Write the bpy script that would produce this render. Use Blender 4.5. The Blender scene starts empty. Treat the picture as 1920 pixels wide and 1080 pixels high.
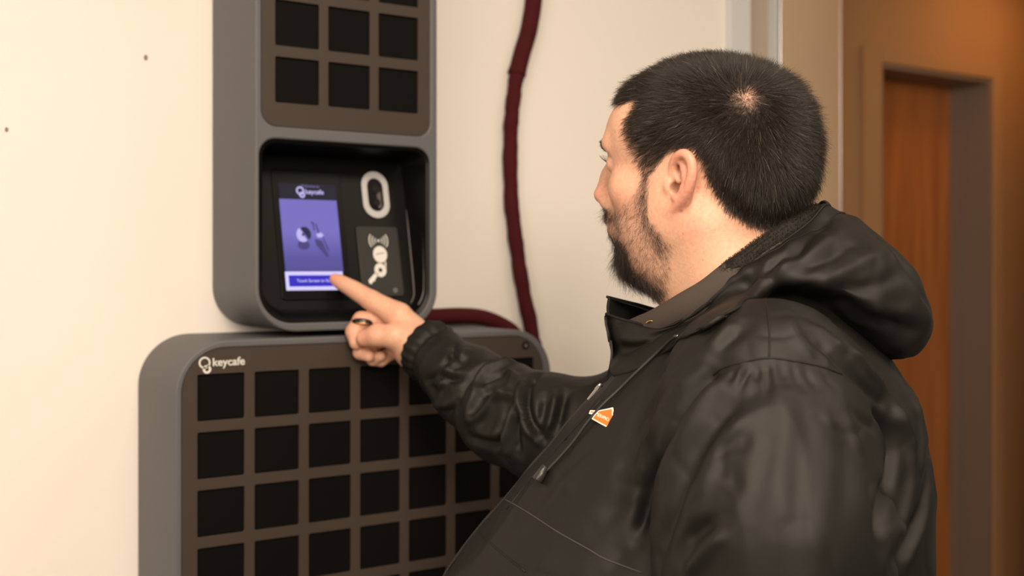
import bpy, bmesh, math, random
import numpy as np
from mathutils import Vector, Matrix
from mathutils.bvhtree import BVHTree

random.seed(7); rng = np.random.default_rng(7)
scene = bpy.context.scene
COL = scene.collection

# ------------------------------------------------------------------ camera, light, exposure
YAW = .5785; FPX = 2150.; CXP, CYP = 960., 500.; CAMZ = 1.5
cam_d = bpy.data.cameras.new('camera'); cam = bpy.data.objects.new('camera', cam_d); COL.objects.link(cam)
cam.location = (0, 0, CAMZ); cam.rotation_euler = (math.pi/2, 0, -YAW)
cam_d.sensor_width = 36.; cam_d.lens = FPX/1920*36; cam_d.shift_y = -40/1920
cam_d.dof.use_dof = True; cam_d.dof.focus_distance = 1.27; cam_d.dof.aperture_fstop = 3.7
cam_d.clip_start = .05
scene.camera = cam
scene.view_settings.view_transform = 'Standard'; scene.view_settings.look = 'None'
scene.view_settings.exposure = 0.52; scene.view_settings.gamma = 1.0
scene.view_settings.use_curve_mapping = False
scene.cycles.use_denoising = True
scene.cycles.max_bounces = 6
world = bpy.data.worlds.new('room_ambient'); scene.world = world; world.use_nodes = True
wb = world.node_tree.nodes['Background']; wb.inputs[0].default_value = (1, .84, .68, 1); wb.inputs[1].default_value = .13

def area_lamp(name, loc, target, sx, sy, power, col):
    d = bpy.data.lights.new(name, 'AREA'); d.shape = 'RECTANGLE'; d.size = sx; d.size_y = sy
    d.energy = power; d.color = col
    o = bpy.data.objects.new(name, d); COL.objects.link(o); o.location = loc
    o.rotation_euler = (Vector(target)-Vector(loc)).to_track_quat('-Z', 'Y').to_euler()
    return o
area_lamp('unseen_left_light', (-2.3, -.9, 2.0), (.8, 1.2, 1.3), 1.6, 1.4, 34, (1, .83, .68))  # unseen area lamp added for light from the left; no window stands there
area_lamp('bounced_lamp', (-.25, -1.5, 2.4), (.7, 1.3, 1.45), 1.1, .8, 52, (1, .825, .655))
area_lamp('ceiling_panel_light', (.2, .15, 2.66), (.2, .15, 0), 1.2, .6, 24, (1, .82, .64))
area_lamp('ceiling_panel_light', (2.0, .1, 2.66), (2.0, .1, 0), 1.2, .6, 10, (1, .82, .63))
area_lamp('hall_light', (3.6, 2.15, 2.55), (3.6, 2.2, 0), .5, .25, 1.5, (1, .44, .12))

# ------------------------------------------------------------------ helpers
def frame_dir():
    c, s = math.cos(YAW), math.sin(YAW); return c, s
CA, SA = frame_dir()
def c2w(P):
    """camera-axes metres (right, depth, up) -> world metres"""
    P = np.asarray(P, float)
    return np.stack([CA*P[..., 0]+SA*P[..., 1], -SA*P[..., 0]+CA*P[..., 1], P[..., 2]+CAMZ], -1)
def at(px, py, Y):
    return np.array([(px-CXP)/FPX*Y, Y, (CYP-py)/FPX*Y])

def link(o, parent=None):
    COL.objects.link(o)
    if parent is not None: o.parent = parent
    return o
def thing(name, label, cat, loc=(0, 0, 0), group=None):
    o = bpy.data.objects.new(name, None); link(o); o.location = loc
    o['label'] = label; o['category'] = cat; o.empty_display_size = .05
    if group: o['group'] = group
    return o
def tag(o, label=None, cat=None, group=None, kind=None):
    if label: o['label'] = label
    if cat: o['category'] = cat
    if group: o['group'] = group
    if kind: o['kind'] = kind
    return o
def put(o, parent):
    """parent a world-space mesh under an Empty that stands somewhere else"""
    o.parent = parent
    off = parent.location.copy()
    p = parent.parent
    while p: off += p.location; p = p.parent
    o.data.transform(Matrix.Translation(-off)) if not o.get('_tr') else None
    return o

def mesh_obj(name, verts, faces, mat, parent=None, smooth=False):
    me = bpy.data.meshes.new(name); me.from_pydata([tuple(map(float, v)) for v in verts], [], [tuple(map(int, f)) for f in faces]); me.update()
    if smooth: me.polygons.foreach_set('use_smooth', [True]*len(me.polygons))
    o = bpy.data.objects.new(name, me)
    if mat: me.materials.append(mat)
    return link(o, parent)
def bm_obj(name, bm, mat, parent=None, smooth=False):
    me = bpy.data.meshes.new(name); bm.normal_update(); bm.to_mesh(me); bm.free()
    if smooth: me.polygons.foreach_set('use_smooth', [True]*len(me.polygons))
    if mat: me.materials.append(mat)
    return link(bpy.data.objects.new(name, me), parent)
def box_bm(lo, hi, bev=0, bm=None):
    new = bm is None
    b = bmesh.new()
    m = Matrix.Translation([(l+h)/2 for l, h in zip(lo, hi)]) @ Matrix.Diagonal([h-l for l, h in zip(lo, hi)]+[1])
    bmesh.ops.create_cube(b, size=1, matrix=m)
    if bev: bmesh.ops.bevel(b, geom=b.edges[:], offset=bev, segments=2, affect='EDGES', profile=.5)
    if new: return b
    me = bpy.data.meshes.new('t'); b.to_mesh(me); b.free(); bm.from_mesh(me); bpy.data.meshes.remove(me)
    return bm
def box(name, lo, hi, mat, parent=None, bev=0):
    return bm_obj(name, box_bm(lo, hi, bev), mat, parent)

def rrect(x0, x1, y0, y1, r, n=10):
    if not hasattr(r, '__len__'): r = (r,)*4            # bl, br, tr, tl
    P = []
    for (cx, cy, a0, rr) in ((x0+r[0], y0+r[0], 180, r[0]), (x1-r[1], y0+r[1], 270, r[1]), (x1-r[2], y1-r[2], 0, r[2]), (x0+r[3], y1-r[3], 90, r[3])):
        for k in range(n+1):
            a = math.radians(a0+90*k/n); P.append((cx+rr*math.cos(a), cy+rr*math.sin(a)))
    return P
def circle(cx, cy, r, n=32, ry=None):
    return [(cx+r*math.cos(2*math.pi*k/n), cy+(ry or r)*math.sin(2*math.pi*k/n)) for k in range(n)]
def stadium(cx, cy, rx, ry, n=14):
    return rrect(cx-rx, cx+rx, cy-ry, cy+ry, rx*.999, n)
def plate_mesh(loops, depth, bevel=0., bres=2):
    """flat outline with holes, extruded: local xy outline, z thickness (centred)"""
    cu = bpy.data.curves.new('t', 'CURVE'); cu.dimensions = '2D'; cu.fill_mode = 'BOTH'
    cu.extrude = max(depth/2-bevel, 0); cu.bevel_depth = bevel; cu.bevel_resolution = bres; cu.offset = -bevel
    for L in loops:
        s = cu.splines.new('POLY'); s.points.add(len(L)-1); s.use_cyclic_u = True
        for p, q in zip(s.points, L): p.co = (q[0], q[1], 0, 1)
    o = bpy.data.objects.new('t', cu); me = bpy.data.meshes.new_from_object(o)
    bpy.data.objects.remove(o); bpy.data.curves.remove(cu)
    return me
WALLM = Matrix(((1, 0, 0, 0), (0, 0, -1, 0), (0, 1, 0, 0), (0, 0, 0, 1)))      # outline xy -> world x,z ; thickness -> -y
def plate(name, loops, y, depth, mat, parent=None, bevel=0., M=None, smooth=False):
    """upright plate whose front face lies at world y, going back by depth (loops in world x, z)"""
    me = plate_mesh(loops, depth, bevel)
    me.transform(M if M is not None else Matrix.Translation((0, y+depth/2, 0)) @ WALLM)
    me.materials.append(mat); me.name = name
    if smooth: me.polygons.foreach_set('use_smooth', [True]*len(me.polygons))
    return link(bpy.data.objects.new(name, me), parent)
def text_mesh(body, size, extrude=.0003, align='LEFT', offset=0., space=1.):
    cu = bpy.data.curves.new('t', 'FONT'); cu.body = body; cu.size = size; cu.extrude = extrude; cu.align_x = align
    cu.align_y = 'CENTER'; cu.offset = offset; cu.space_character = space; cu.resolution_u = 4
    o = bpy.data.objects.new('t', cu); me = bpy.data.meshes.new_from_object(o)
    bpy.data.objects.remove(o); bpy.data.curves.remove(cu); return me

def tube_arrays(pts, rad, n=10, closed=False, flat=1., up=None):
    P = np.asarray(pts, float); m = len(P); R = np.broadcast_to(np.asarray(rad, float), (m,))
    T = np.gradient(P, axis=0)
    if closed: T = np.roll(P, -1, 0)-np.roll(P, 1, 0)
    T /= np.linalg.norm(T, axis=1)[:, None]+1e-12
    u = np.array(up if up is not None else ((0, 0, 1) if abs(T[0, 2]) < .9 else (1, 0, 0)), float); V = []; F = []
    for i in range(m):
        u = u-T[i]*u.dot(T[i]); u /= np.linalg.norm(u)+1e-12; w = np.cross(T[i], u)
        for k in range(n):
            a = 2*math.pi*k/n; V.append(P[i]+R[i]*(math.cos(a)*u*flat+math.sin(a)*w))
    for i in range(m if closed else m-1):
        j = (i+1) % m
        for k in range(n):
            F.append((i*n+k, i*n+(k+1) % n, j*n+(k+1) % n, j*n+k))
    if not closed: F += [tuple(range(n))[::-1], tuple((m-1)*n+k for k in range(n))]
    return V, F
def spline(P, n):
    """Catmull-Rom through points P, n samples (works on any trailing shape)"""
    P = np.asarray(P, float); m = len(P)
    Q = np.concatenate([[2*P[0]-P[1]], P, [2*P[-1]-P[-2]]])
    t = np.linspace(0, m-1, n); i = np.minimum(t.astype(int), m-2); f = (t-i).reshape((-1,)+(1,)*(P.ndim-1))
    a, b, c, d = Q[i], Q[i+1], Q[i+2], Q[i+3]
    return .5*((2*b)+(-a+c)*f+(2*a-5*b+4*c-d)*f**2+(-a+3*b-3*c+d)*f**3)
def tube(name, pts, rad, mat, parent=None, n=10, samples=0, closed=False, flat=1., up=None):
    pts = np.asarray(pts, float)
    if samples:
        if np.ndim(rad): rad = spline(np.asarray(rad, float)[:, None], samples)[:, 0]
        pts = spline(pts, samples)
    V, F = tube_arrays(pts, rad, n, closed, flat, up)
    return mesh_obj(name, V, F, mat, parent, True)

# ------------------------------------------------------------------ materials
def mat(name, col=(.5, .5, .5), rough=.5, metal=0., spec=.5, noise=0., nscale=20., bump=0., bscale=60., coat=0., emit=None, estr=1.):
    m = bpy.data.materials.new(name); m.use_nodes = True; nt = m.node_tree; b = nt.nodes['Principled BSDF']
    b.inputs['Base Color'].default_value = (*col, 1); b.inputs['Roughness'].default_value = rough
    b.inputs['Metallic'].default_value = metal; b.inputs['Specular IOR Level'].default_value = spec
    b.inputs['Coat Weight'].default_value = coat
    if emit: b.inputs['Emission Color'].default_value = (*emit, 1); b.inputs['Emission Strength'].default_value = estr
    if noise or bump:
        tc = nt.nodes.new('ShaderNodeTexCoord')
    if noise:
        n = nt.nodes.new('ShaderNodeTexNoise'); n.inputs['Scale'].default_value = nscale; n.inputs['Detail'].default_value = 5
        nt.links.new(tc.outputs['Object'], n.inputs['Vector'])
        r = nt.nodes.new('ShaderNodeMapRange'); r.inputs[3].default_value = 1-noise; r.inputs[4].default_value = 1+noise
        nt.links.new(n.outputs[0], r.inputs[0])
        mx = nt.nodes.new('ShaderNodeVectorMath'); mx.operation = 'SCALE'; mx.inputs[0].default_value = col
        nt.links.new(r.outputs[0], mx.inputs['Scale']); nt.links.new(mx.outputs[0], b.inputs['Base Color'])
    if bump:
        n2 = nt.nodes.new('ShaderNodeTexNoise'); n2.inputs['Scale'].default_value = bscale; n2.inputs['Detail'].default_value = 4
        nt.links.new(tc.outputs['Object'], n2.inputs['Vector'])
        bp = nt.nodes.new('ShaderNodeBump'); bp.inputs['Strength'].default_value = bump; bp.inputs['Distance'].default_value = .002
        nt.links.new(n2.outputs[0], bp.inputs['Height']); nt.links.new(bp.outputs[0], b.inputs['Normal'])
    return m
M = {}
M['wall'] = mat('cream_wall_paint', (.755, .72, .675), .75, noise=.035, nscale=2.2, bump=.12, bscale=180)
M['hall_wall'] = mat('tan_hall_paint', (.38, .215, .095), .8, noise=.05, nscale=2, bump=.1, bscale=150)
M['ceil'] = mat('ceiling_white', (.78, .76, .72), .9, bump=.3, bscale=90)
M['floor'] = mat('grey_carpet', (.16, .14, .12), .95, noise=.25, nscale=60, bump=.5, bscale=400)
M['frame'] = mat('grey_metal_frame', (.58, .59, .60), .42, bump=.05, bscale=90)
M['frame_dark'] = mat('brown_metal_frame', (.20, .15, .12), .45, bump=.05, bscale=90)
M['leaf'] = mat('tan_door_leaf', (.80, .60, .40), .55, noise=.06, nscale=3)
M['edge'] = mat('steel_edge', (.55, .55, .56), .3, metal=.6)
M['housing'] = mat('grey_powder_coat', (.092, .094, .100), .55, spec=.4, bump=.06, bscale=600)
M['panel'] = mat('brown_black_satin_panel', (.047, .035, .027), .5, spec=.25, bump=.05, bscale=500)
M['cell'] = mat('black_cell_door', (.0030, .0027, .0024), .65, spec=.08)
M['kiosk'] = mat('black_gloss_plastic', (.0035, .0034, .0032), .36, spec=.16)
M['glass'] = mat('black_screen_glass', (.003, .003, .003), .3, spec=.12)
M['white_print'] = mat('white_print', (.62, .61, .58), .6)
M['pale_ring'] = mat('pale_grey_ring', (.42, .42, .43), .4)
M['card'] = mat('dark_grey_card', (.024, .0255, .024), .55, spec=.25)
M['lens'] = mat('lens_glass', (.003, .0025, .004), .25, spec=.06)
M['maroon'] = mat('maroon_cable_sleeve', (.055, .006, .008), .8, spec=.15, noise=.15, nscale=40, bump=.35, bscale=500)
M['metal'] = mat('bright_steel', (.62, .60, .57), .25, metal=1.)
M['brass'] = mat('brass', (.62, .40, .14), .3, metal=1.)
def wood():
    m = mat('orange_wood_veneer', (.36, .13, .035), .45); nt = m.node_tree; b = nt.nodes['Principled BSDF']
    tc = nt.nodes.new('ShaderNodeTexCoord'); mp = nt.nodes.new('ShaderNodeMapping'); mp.inputs['Scale'].default_value = (14, 14, .9)
    n = nt.nodes.new('ShaderNodeTexNoise'); n.inputs['Scale'].default_value = 2.; n.inputs['Detail'].default_value = 8
    cr = nt.nodes.new('ShaderNodeValToRGB'); cr.color_ramp.elements[0].position = .3; cr.color_ramp.elements[1].position = .75
    cr.color_ramp.elements[0].color = (.30, .10, .025, 1); cr.color_ramp.elements[1].color = (.44, .175, .05, 1)
    nt.links.new(tc.outputs['Object'], mp.inputs[0]); nt.links.new(mp.outputs[0], n.inputs['Vector'])
    nt.links.new(n.outputs[0], cr.inputs[0]); nt.links.new(cr.outputs[0], b.inputs['Base Color']); return m
M['wood'] = wood()

# ------------------------------------------------------------------ room shell
WY = 1.8197                                            # face of the wall the lockers hang on
FY = 1.6249                                            # front of the lockers
CEIL = 2.7
def struct(o): o['kind'] = 'structure'; return o
bm = box_bm((-3.6, WY, 0), (1.79, WY+.12, CEIL)); box_bm((1.79, WY, 2.60), (3.25, WY+.12, CEIL), bm=bm); box_bm((3.25, WY, 0), (5.2, WY+.12, CEIL), bm=bm)
wall_back = struct(bm_obj('wall_back', bm, M['wall']))
for (x, z, r) in ((.5021, 1.8278, .0030), (.2997, 1.7017, .0024)):
    me = plate_mesh([circle(x, z, r, 10, r*1.5)], .0016); me.transform(Matrix.Translation((0, WY-.0006, 0)) @ WALLM); me.materials.append(M['frame_dark'])
    link(bpy.data.objects.new('nail_hole', me), wall_back)
struct(box('wall_left', (-3.72, -3.4, 0), (-3.6, WY+.12, CEIL), M['wall']))
struct(box('floor', (-3.72, -3.4, -.06), (5.2, 2.9, 0), M['floor']))
struct(box('ceiling', (-3.72, -3.4, CEIL), (5.2, 2.9, CEIL+.06), M['ceil']))
struct(box('baseboard_back', (-3.6, WY-.012, 0), (1.73, WY, .10), M['frame_dark']))
# frame around the doorway the man stands beside
trim = struct(bm_obj('trim_1', box_bm((1.738, WY-.014, 0), (1.802, WY+.13, 2.64), .003), M['frame']))
bm_obj('frame_stop', box_bm((1.802, WY+.035, 0), (1.903, WY+.075, 2.58), .002), mat('tan_frame_stop', (.44, .37, .29), .5), trim)
bm_obj('frame_stop', box_bm((1.802, WY+.080, 0), (1.983, WY+.13, 2.58), .002), M['frame'], trim)
bm_obj('frame_head', box_bm((1.802, WY-.014, 2.58), (3.24, WY+.13, 2.64), .003), M['frame'], trim)
bm_obj('frame_jamb', box_bm((3.232, WY-.014, 0), (3.30, WY+.13, 2.64), .003), M['frame'], trim)
# door leaf standing half open into the hall
d1 = bpy.data.objects.new('door_1', None); link(d1); struct(d1); d1.location = (2.048, 1.955, .01)
ang = math.atan2(2.245-1.955, 2.60-2.048); L = math.hypot(.552, .29); d1.rotation_euler = (0, 0, ang)
box('leaf', (.012, 0, 0), (L-.014, .044, 2.54), M['leaf'], d1, .002)
box('hinge_edge', (0, -.001, 0), (.012, .045, 2.54), M['edge'], d1, .002)
box('latch_edge', (L-.014, -.001, 0), (L, .045, 2.54), M['edge'], d1, .002)
# hall: wall with a recessed wooden door
HY, DY, HZ = 2.48, 2.62, 1.5+.663
bm = box_bm((1.2, HY, 0), (3.043, HY+.16, CEIL)); box_bm((3.043, HY, HZ), (3.642, HY+.16, CEIL), bm=bm); box_bm((3.642, HY, 0), (5.2, HY+.16, CEIL), bm=bm)
struct(bm_obj('wall_hall', bm, M['hall_wall']))
struct(box('wall_hall_end', (5.1, WY+.12, 0), (5.2, HY, CEIL), M['hall_wall']))
t2 = struct(box('trim_2', (2.957, HY-.02, 0), (3.043, HY, HZ+.05), M['hall_wall'], None, .003))
box('casing_head', (3.043, HY-.02, HZ), (3.642, HY, HZ+.05), M['hall_wall'], t2, .003)
box('casing_side', (3.642, HY-.02, 0), (3.70, HY, HZ+.05), M['hall_wall'], t2, .003)
box('jamb', (3.628, HY-.012, 0), (3.642, DY+.02, HZ), M['frame_dark'], t2)
box('jamb', (3.043, HY-.012, 0), (3.057, DY+.02, HZ), M['frame_dark'], t2)
box('door_head', (3.057, HY-.012, HZ-.014), (3.628, DY+.02, HZ), M['frame_dark'], t2)
box('door_stop', (3.613, DY-.04, 0), (3.628, DY, HZ-.014), M['frame_dark'], t2)
d2 = struct(box('door_2', (3.057, DY, .01), (3.628, DY+.04, HZ-.014), M['wood'], None, .002))
# diffuser material, left unused: no fixtures are built round the ceiling lamps
M['diffuser'] = mat('lamp_diffuser', (.8, .8, .78), .5, emit=(1, .8, .58), estr=2.)

# ------------------------------------------------------------------ key lockers
def cells(parent, x0, px, n, tops, w, h, y, skip=()):
    me = None
    for c in range(n):
        for r, zt in enumerate(tops):
            if me is None:
                me = plate_mesh([rrect(-w/2+.0008, w/2-.0008, -h/2+.0008, h/2-.0008, .002, 3)], .003, .0006, 1)
                me.transform(WALLM); me.materials.append(M['cell']); me.name = 'cell_door'
            o = bpy.data.objects.new('cell_door', me); link(o, parent)
            o.location = (x0+c*px+w/2-parent.location.x, y+.0055-parent.location.y, zt-h/2-parent.location.z)
def logo(parent, x, z, s, y, rings, mt, M2=None):
    """two linked rings, then the lettering"""
    def pl(name, loops):
        me = plate_mesh(loops, .0008); me.transform(M2 if M2 is not None else Matrix.Translation((0, y, 0)) @ WALLM); me.materials.append(mt)
        link(bpy.data.objects.new(name, me), parent); me.transform(Matrix.Translation(-parent.matrix_world.translation)) if False else None
    pl('logo_ring', [circle(x, z, s*.5), circle(x, z, s*.36)])
    pl('logo_ring', [circle(x+s*.20, z-s*.56, s*.36), circle(x+s*.20, z-s*.56, s*.17)])
    me = text_mesh('keycafe', s*.95, .0004, offset=s*.016)
    me.transform(Matrix.Translation((x+s*.66, z-s*.02, 0)))
    me.transform(M2 if M2 is not None else Matrix.Translation((0, y, 0)) @ WALLM); me.materials.append(mt)
    link(bpy.data.objects.new('logo_lettering', me), parent)

PX, CW, CH = .0816*1.05, .0668*1.05, .0641*1.05
# wide lower unit
lo_l = thing('key_locker', 'wide grey key locker with seven columns of square black doors, under the narrow one', 'key locker', (0, 0, 0))
X0, X1, ZT, ZB = .4895, 1.1416, 1.5-.1068, .62
plate('housing', [rrect(X0, X1, ZB, ZT, .078, 14), rrect(.5001, 1.127, ZB+.013, ZT-.0115, .064, 14)], FY, WY-FY-.002, M['housing'], lo_l, .003)
tops = [1.5-.1554-k*.0795*1.05 for k in range(8)]
x0 = .4976*1.05
holes = [rrect(x0+c*PX, x0+c*PX+CW, t-CH, t, .0025, 3) for c in range(7) for t in tops]
plate('front_panel', [rrect(.5004, 1.1267, ZB+.0133, ZT-.0118, .0637, 14)]+holes, FY+.0015, .006, M['panel'], lo_l, .0006)
plate('back_plate', [rrect(.5006, 1.1265, ZB+.0135, ZT-.012, .0635, 14)], FY+.012, .004, M['cell'], lo_l)
cells(lo_l, x0, PX, 7, tops, CW, CH, FY+.0015)
lk = bm_obj('lock', bmesh.new(), M['cell'], lo_l); bpy.data.objects.remove(lk)
plate('lock', [circle(1.0894, 1.5-.1346, .0068, 20)], FY, .004, M['cell'], lo_l, .0008)
plate('lock_core', [circle(1.0894, 1.5-.1346, .0032, 14)], FY-.0006, .004, M['housing'], lo_l, .0004)
logo(lo_l, .5325, 1.5-.1385, .0172, FY+.0006, None, M['white_print'])

# tall upper unit with the touchscreen
up_l = thing('key_locker', 'narrow tall grey key locker with a touchscreen, three columns of black doors above it', 'key locker', (0, 0, 0))
UX0, UX1, UZB, UZT = .6079, .9163, 1.5-.098, 2.20
opening = rrect(.6152, .9025, 1.5-.0845, 1.5+.191, (.052, .045, .026, .026), 12)
plate('housing', [rrect(UX0, UX1, UZB, UZT, (.066, .060, .066, .066), 14), rrect(.6186, .9034, 1.5+.2097, UZT-.012, (.024, .024, .05, .05), 10), opening], FY, WY-FY-.002, M['housing'], up_l, .003)
utops = [1.5+.3840+k*.0815*1.05-.0001 for k in range(-1, 4)]
utops = [1.5+(.2998+k*.0813)*1.05-.0006 for k in range(0, 5)]
ux0 = .6097*1.05
holes = [rrect(ux0+c*PX, ux0+c*PX+CW+.0006, t-CH-.001, t, .0025, 3) for c in range(3) for t in utops]
plate('front_panel', [rrect(.6189, .9031, 1.5+.21, UZT-.0123, (.0237, .0237, .05, .05), 10)]+holes, FY+.0015, .006, M['panel'], up_l, .0006)
plate('back_plate', [rrect(.6192, .9028, 1.5+.2104, UZT-.0126, (.0234, .0234, .05, .05), 10)], FY+.012, .004, M['cell'], up_l)
cells(up_l, ux0, PX, 3, utops, CW+.0006, CH+.001, FY+.0015)
# recess: mouth at the front narrowing to a panel that leans back at the top
def kd(z): return 1.05*(1.5475+.028+.23*.036)+.23*(z-1.5)           # depth of the leaning panel at height z
mouth = opening
lip = rrect(.6206, .8972, 1.5-.0791, 1.5+.1856, (.048, .041, .022, .022), 12)
inner = rrect(.630, .8900, 1.5-.066, 1.5+.174, (.034, .022, .010, .010), 12)
rings = [[(x, FY+.0005, z) for x, z in mouth], [(x, FY+.004, z) for x, z in lip]]
mid = [((p[0]*.35+q[0]*.65), FY+.004+(kd(q[1])-FY-.004)*.8, (p[1]*.35+q[1]*.65)) for p, q in zip(lip, inner)]
rings += [mid, [(x, kd(z), z) for x, z in inner]]
V = [v for r in rings for v in r]; n = len(mouth); F = []
for k in range(len(rings)-1):
    for i in range(n): F.append((k*n+i, k*n+(i+1) % n, (k+1)*n+(i+1) % n, (k+1)*n+i))
F.append(tuple(range(3*n, 4*n)))
rec = mesh_obj('kiosk_recess', V, F, M['kiosk'], up_l)
# leaning frame: local x = world x, local y = up along the panel, z = out of the panel
sl = math.atan(.23)
KM = Matrix.Translation((0, kd(1.5), 1.5)) @ Matrix.Rotation(-sl, 4, 'X') @ WALLM
cs = math.cos(sl)
def kplate(name, loops, z0, th, mt, parent, bevel=0.):
    """plate on the leaning panel; loops in (world x, height above 1.5 m)"""
    me = plate_mesh([[(x, z/cs) for x, z in L] for L in loops], th, bevel)
    me.transform(KM @ Matrix.Translation((0, 0, z0+th/2))); me.materials.append(mt); me.name = name
    return link(bpy.data.objects.new(name, me), parent)
def ktext(name, body, size, x, z, z0, mt, parent, off=0.):
    me = text_mesh(body, size, .0002, 'CENTER', off); me.transform(KM @ Matrix.Translation((x, z/cs, z0))); me.materials.append(mt); me.name = name
    return link(bpy.data.objects.new(name, me), parent)
E_hdr = mat('screen_header_glow', (.004, .004, .004), .5, spec=.04, emit=(.017, .015, .022), estr=1.)
E_white = mat('screen_white_glow', (.004, .004, .004), .5, spec=.04, emit=(.50, .46, .72), estr=1.)
E_blue = mat('screen_button_glow', (.004, .004, .004), .5, spec=.04, emit=(.030, .022, .36), estr=1.)
E_dim = mat('screen_lilac_glow', (.004, .004, .004), .5, spec=.04, emit=(.12, .10, .24), estr=1.)
E_logo = mat('screen_logo_glow', (.004, .004, .004), .5, spec=.04, emit=(.38, .34, .62), estr=1.)
E_shade = mat('screen_picture_shade', (.004, .004, .004), .5, spec=.04, emit=(.055, .045, .15), estr=1.)
E_dark = mat('screen_picture_dark', (.004, .004, .004), .5, spec=.04, emit=(.022, .018, .05), estr=1.)
def screen_mat():
    m = mat('screen_picture_glow', (.004, .004, .004), .5, spec=.04, emit=(.2, .18, .5), estr=1.); nt = m.node_tree; b = nt.nodes['Principled BSDF']
    tc = nt.nodes.new('ShaderNodeTexCoord'); sp = nt.nodes.new('ShaderNodeSeparateXYZ'); nt.links.new(tc.outputs['Object'], sp.inputs[0])
    cr = nt.nodes.new('ShaderNodeValToRGB'); e = cr.color_ramp.elements
    e[0].position = 0; e[0].color = (.066, .056, .200, 1); e[1].position = .55; e[1].color = (.135, .117, .37, 1)
    e2 = cr.color_ramp.elements.new(.2); e2.color = (.080, .068, .245, 1)
    mr = nt.nodes.new('ShaderNodeMapRange'); mr.inputs[1].default_value = 1.492; mr.inputs[2].default_value = 1.604; nt.links.new(sp.outputs[2], mr.inputs[0]); nt.links.new(mr.outputs[0], cr.inputs[0]); nt.links.new(cr.outputs[0], b.inputs['Emission Color']); return m
ts = kplate('touchscreen', [rrect(.6603, .7755, -.0515, .152, .006, 6)], 0, .0025, M['glass'], up_l, .0008)
Z = .0026
kplate('screen_header', [rrect(.6700, .7665, .1046, .1300, .0005, 1)], Z, .0003, E_hdr, ts)
kplate('screen_picture', [rrect(.6690, .7655, -.0082, .1046, .0005, 1)], Z, .0003, screen_mat(), ts)
kplate('screen_footer', [rrect(.6680, .7640, -.0370, -.0082, .0005, 1)], Z, .0003, E_white, ts)
kplate('screen_button', [rrect(.6733, .7590, -.0312, -.0139, .001, 2)], Z+.0003, .0003, E_blue, ts)
ktext('button_lettering', 'Touch Screen to Start', .0068, .7165, -.0225, Z+.0007, E_white, ts)
ktext('header_lettering', 'Welcome to', .0060, .7225, .1262, Z+.0004, E_dim, ts, .0001)
kplate('screen_logo', [circle(.7050, .1185, .0068, 24), circle(.7050, .1185, .0042, 24)], Z+.0003, .0003, E_logo, ts)
kplate('screen_logo', [circle(.7078, .1120, .0049, 24), circle(.7078, .1120, .0021, 24)], Z+.0003, .0003, E_logo, ts)
ktext('screen_logo_lettering', 'keycafe', .0104, .7290, .1170, Z+.0004, E_logo, ts, .0002)
# the picture of a fob and a key shown on the screen (flat on the glass)
kplate('picture_shadow', [circle(.7030, .0330, .0100, 24, .0075)], Z+.0003, .0002, E_shade, ts)
kplate('picture_shadow', [[(.722, .043), (.734, .040), (.7435, .0165), (.740, .0135), (.733, .022), (.7235, .033)]], Z+.0003, .0002, E_shade, ts)
ca = [(.7027+.0105*math.cos(a), .0490+.0115*math.sin(a)) for a in np.linspace(math.radians(115), math.radians(308), 20)]
kplate('picture_fob', [ca], Z+.0005, .0002, E_logo, ts)
ca = [(.7060+.0105*math.cos(a), .0500+.0115*math.sin(a)) for a in np.linspace(math.radians(-50), math.radians(128), 20)]
kplate('picture_fob', [ca], Z+.0006, .0002, E_dark, ts)
kplate('picture_fob', [circle(.7030, .0490, .0022, 12)], Z+.0008, .0002, E_dark, ts)
kplate('picture_key', [[(.7250, .0500), (.7330, .0530), (.7375, .0490), (.7345, .0455), (.7275, .0450)]], Z+.0005, .0002, E_logo, ts)
kplate('picture_key', [[(.7345, .0470), (.7365, .0465), (.7450, .0255), (.7425, .0240)]], Z+.0004, .0002, E_shade, ts)
kplate('picture_key', [[(.7180, .0700), (.7230, .0690), (.7238, .0560), (.7215, .0560), (.7205, .0665), (.7180, .0675)]], Z+.0004, .0002, E_shade, ts)
kplate('picture_key', [[(.7250, .0665), (.7270, .0660), (.7310, .0520), (.7290, .0520)]], Z+.0004, .0002, E_dark, ts)
# camera window in a pale ring, and the card reader with its printed signs
ringo = kplate('camera_ring', [stadium(.8362, .1165, .0238, .0385), stadium(.8362, .1165, .0142, .0270)], 0, .004, M['pale_ring'], up_l, .001)
cw = kplate('camera_window', [stadium(.8362, .1165, .0141, .0269)], 0, .0012, M['lens'], ringo)
kplate('camera_lens', [circle(.8385, .1262, .0075, 20)], .001, .0015, M['glass'], ringo, .0006)
kplate('camera_lens', [circle(.8375, .1040, .0065, 20)], .001, .0015, M['glass'], ringo, .0006)
kplate('camera_shutter', [rrect(.8405, .8460, .0960, .1340, .002, 3)], .001, .0012, M['pale_ring'], ringo) if False else None
kplate('lens_glint', [stadium(.8425, .1120, .0035, .0170)], .0013, .0004, mat('painted_lens_reflection', (.09, .065, .06), .5), ringo)  # paler strip paints the reflection seen in the camera window
M['ridge'] = mat('ridge_highlight_grey', (.10, .09, .095), .35)  # edge highlights of the recess, painted as lighter grey strips
tube('recess_ridge_highlight', [(.8925, kd(1.662)-.0005, 1.662), (.8908, kd(1.56)-.0005, 1.56), (.8892, kd(1.47)-.0005, 1.47), (.8868, kd(1.452)-.0008, 1.452), (.8800, kd(1.440)-.001, 1.440)], .0011, M['ridge'], up_l, 8, 24)
tube('recess_ridge_highlight', [(.8985, FY+.016, 1.672), (.8978, FY+.013, 1.56), (.8972, FY+.010, 1.475), (.8940, FY+.010, 1.452), (.8860, FY+.009, 1.438)], .0013, M['ridge'], up_l, 8, 24)
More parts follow.
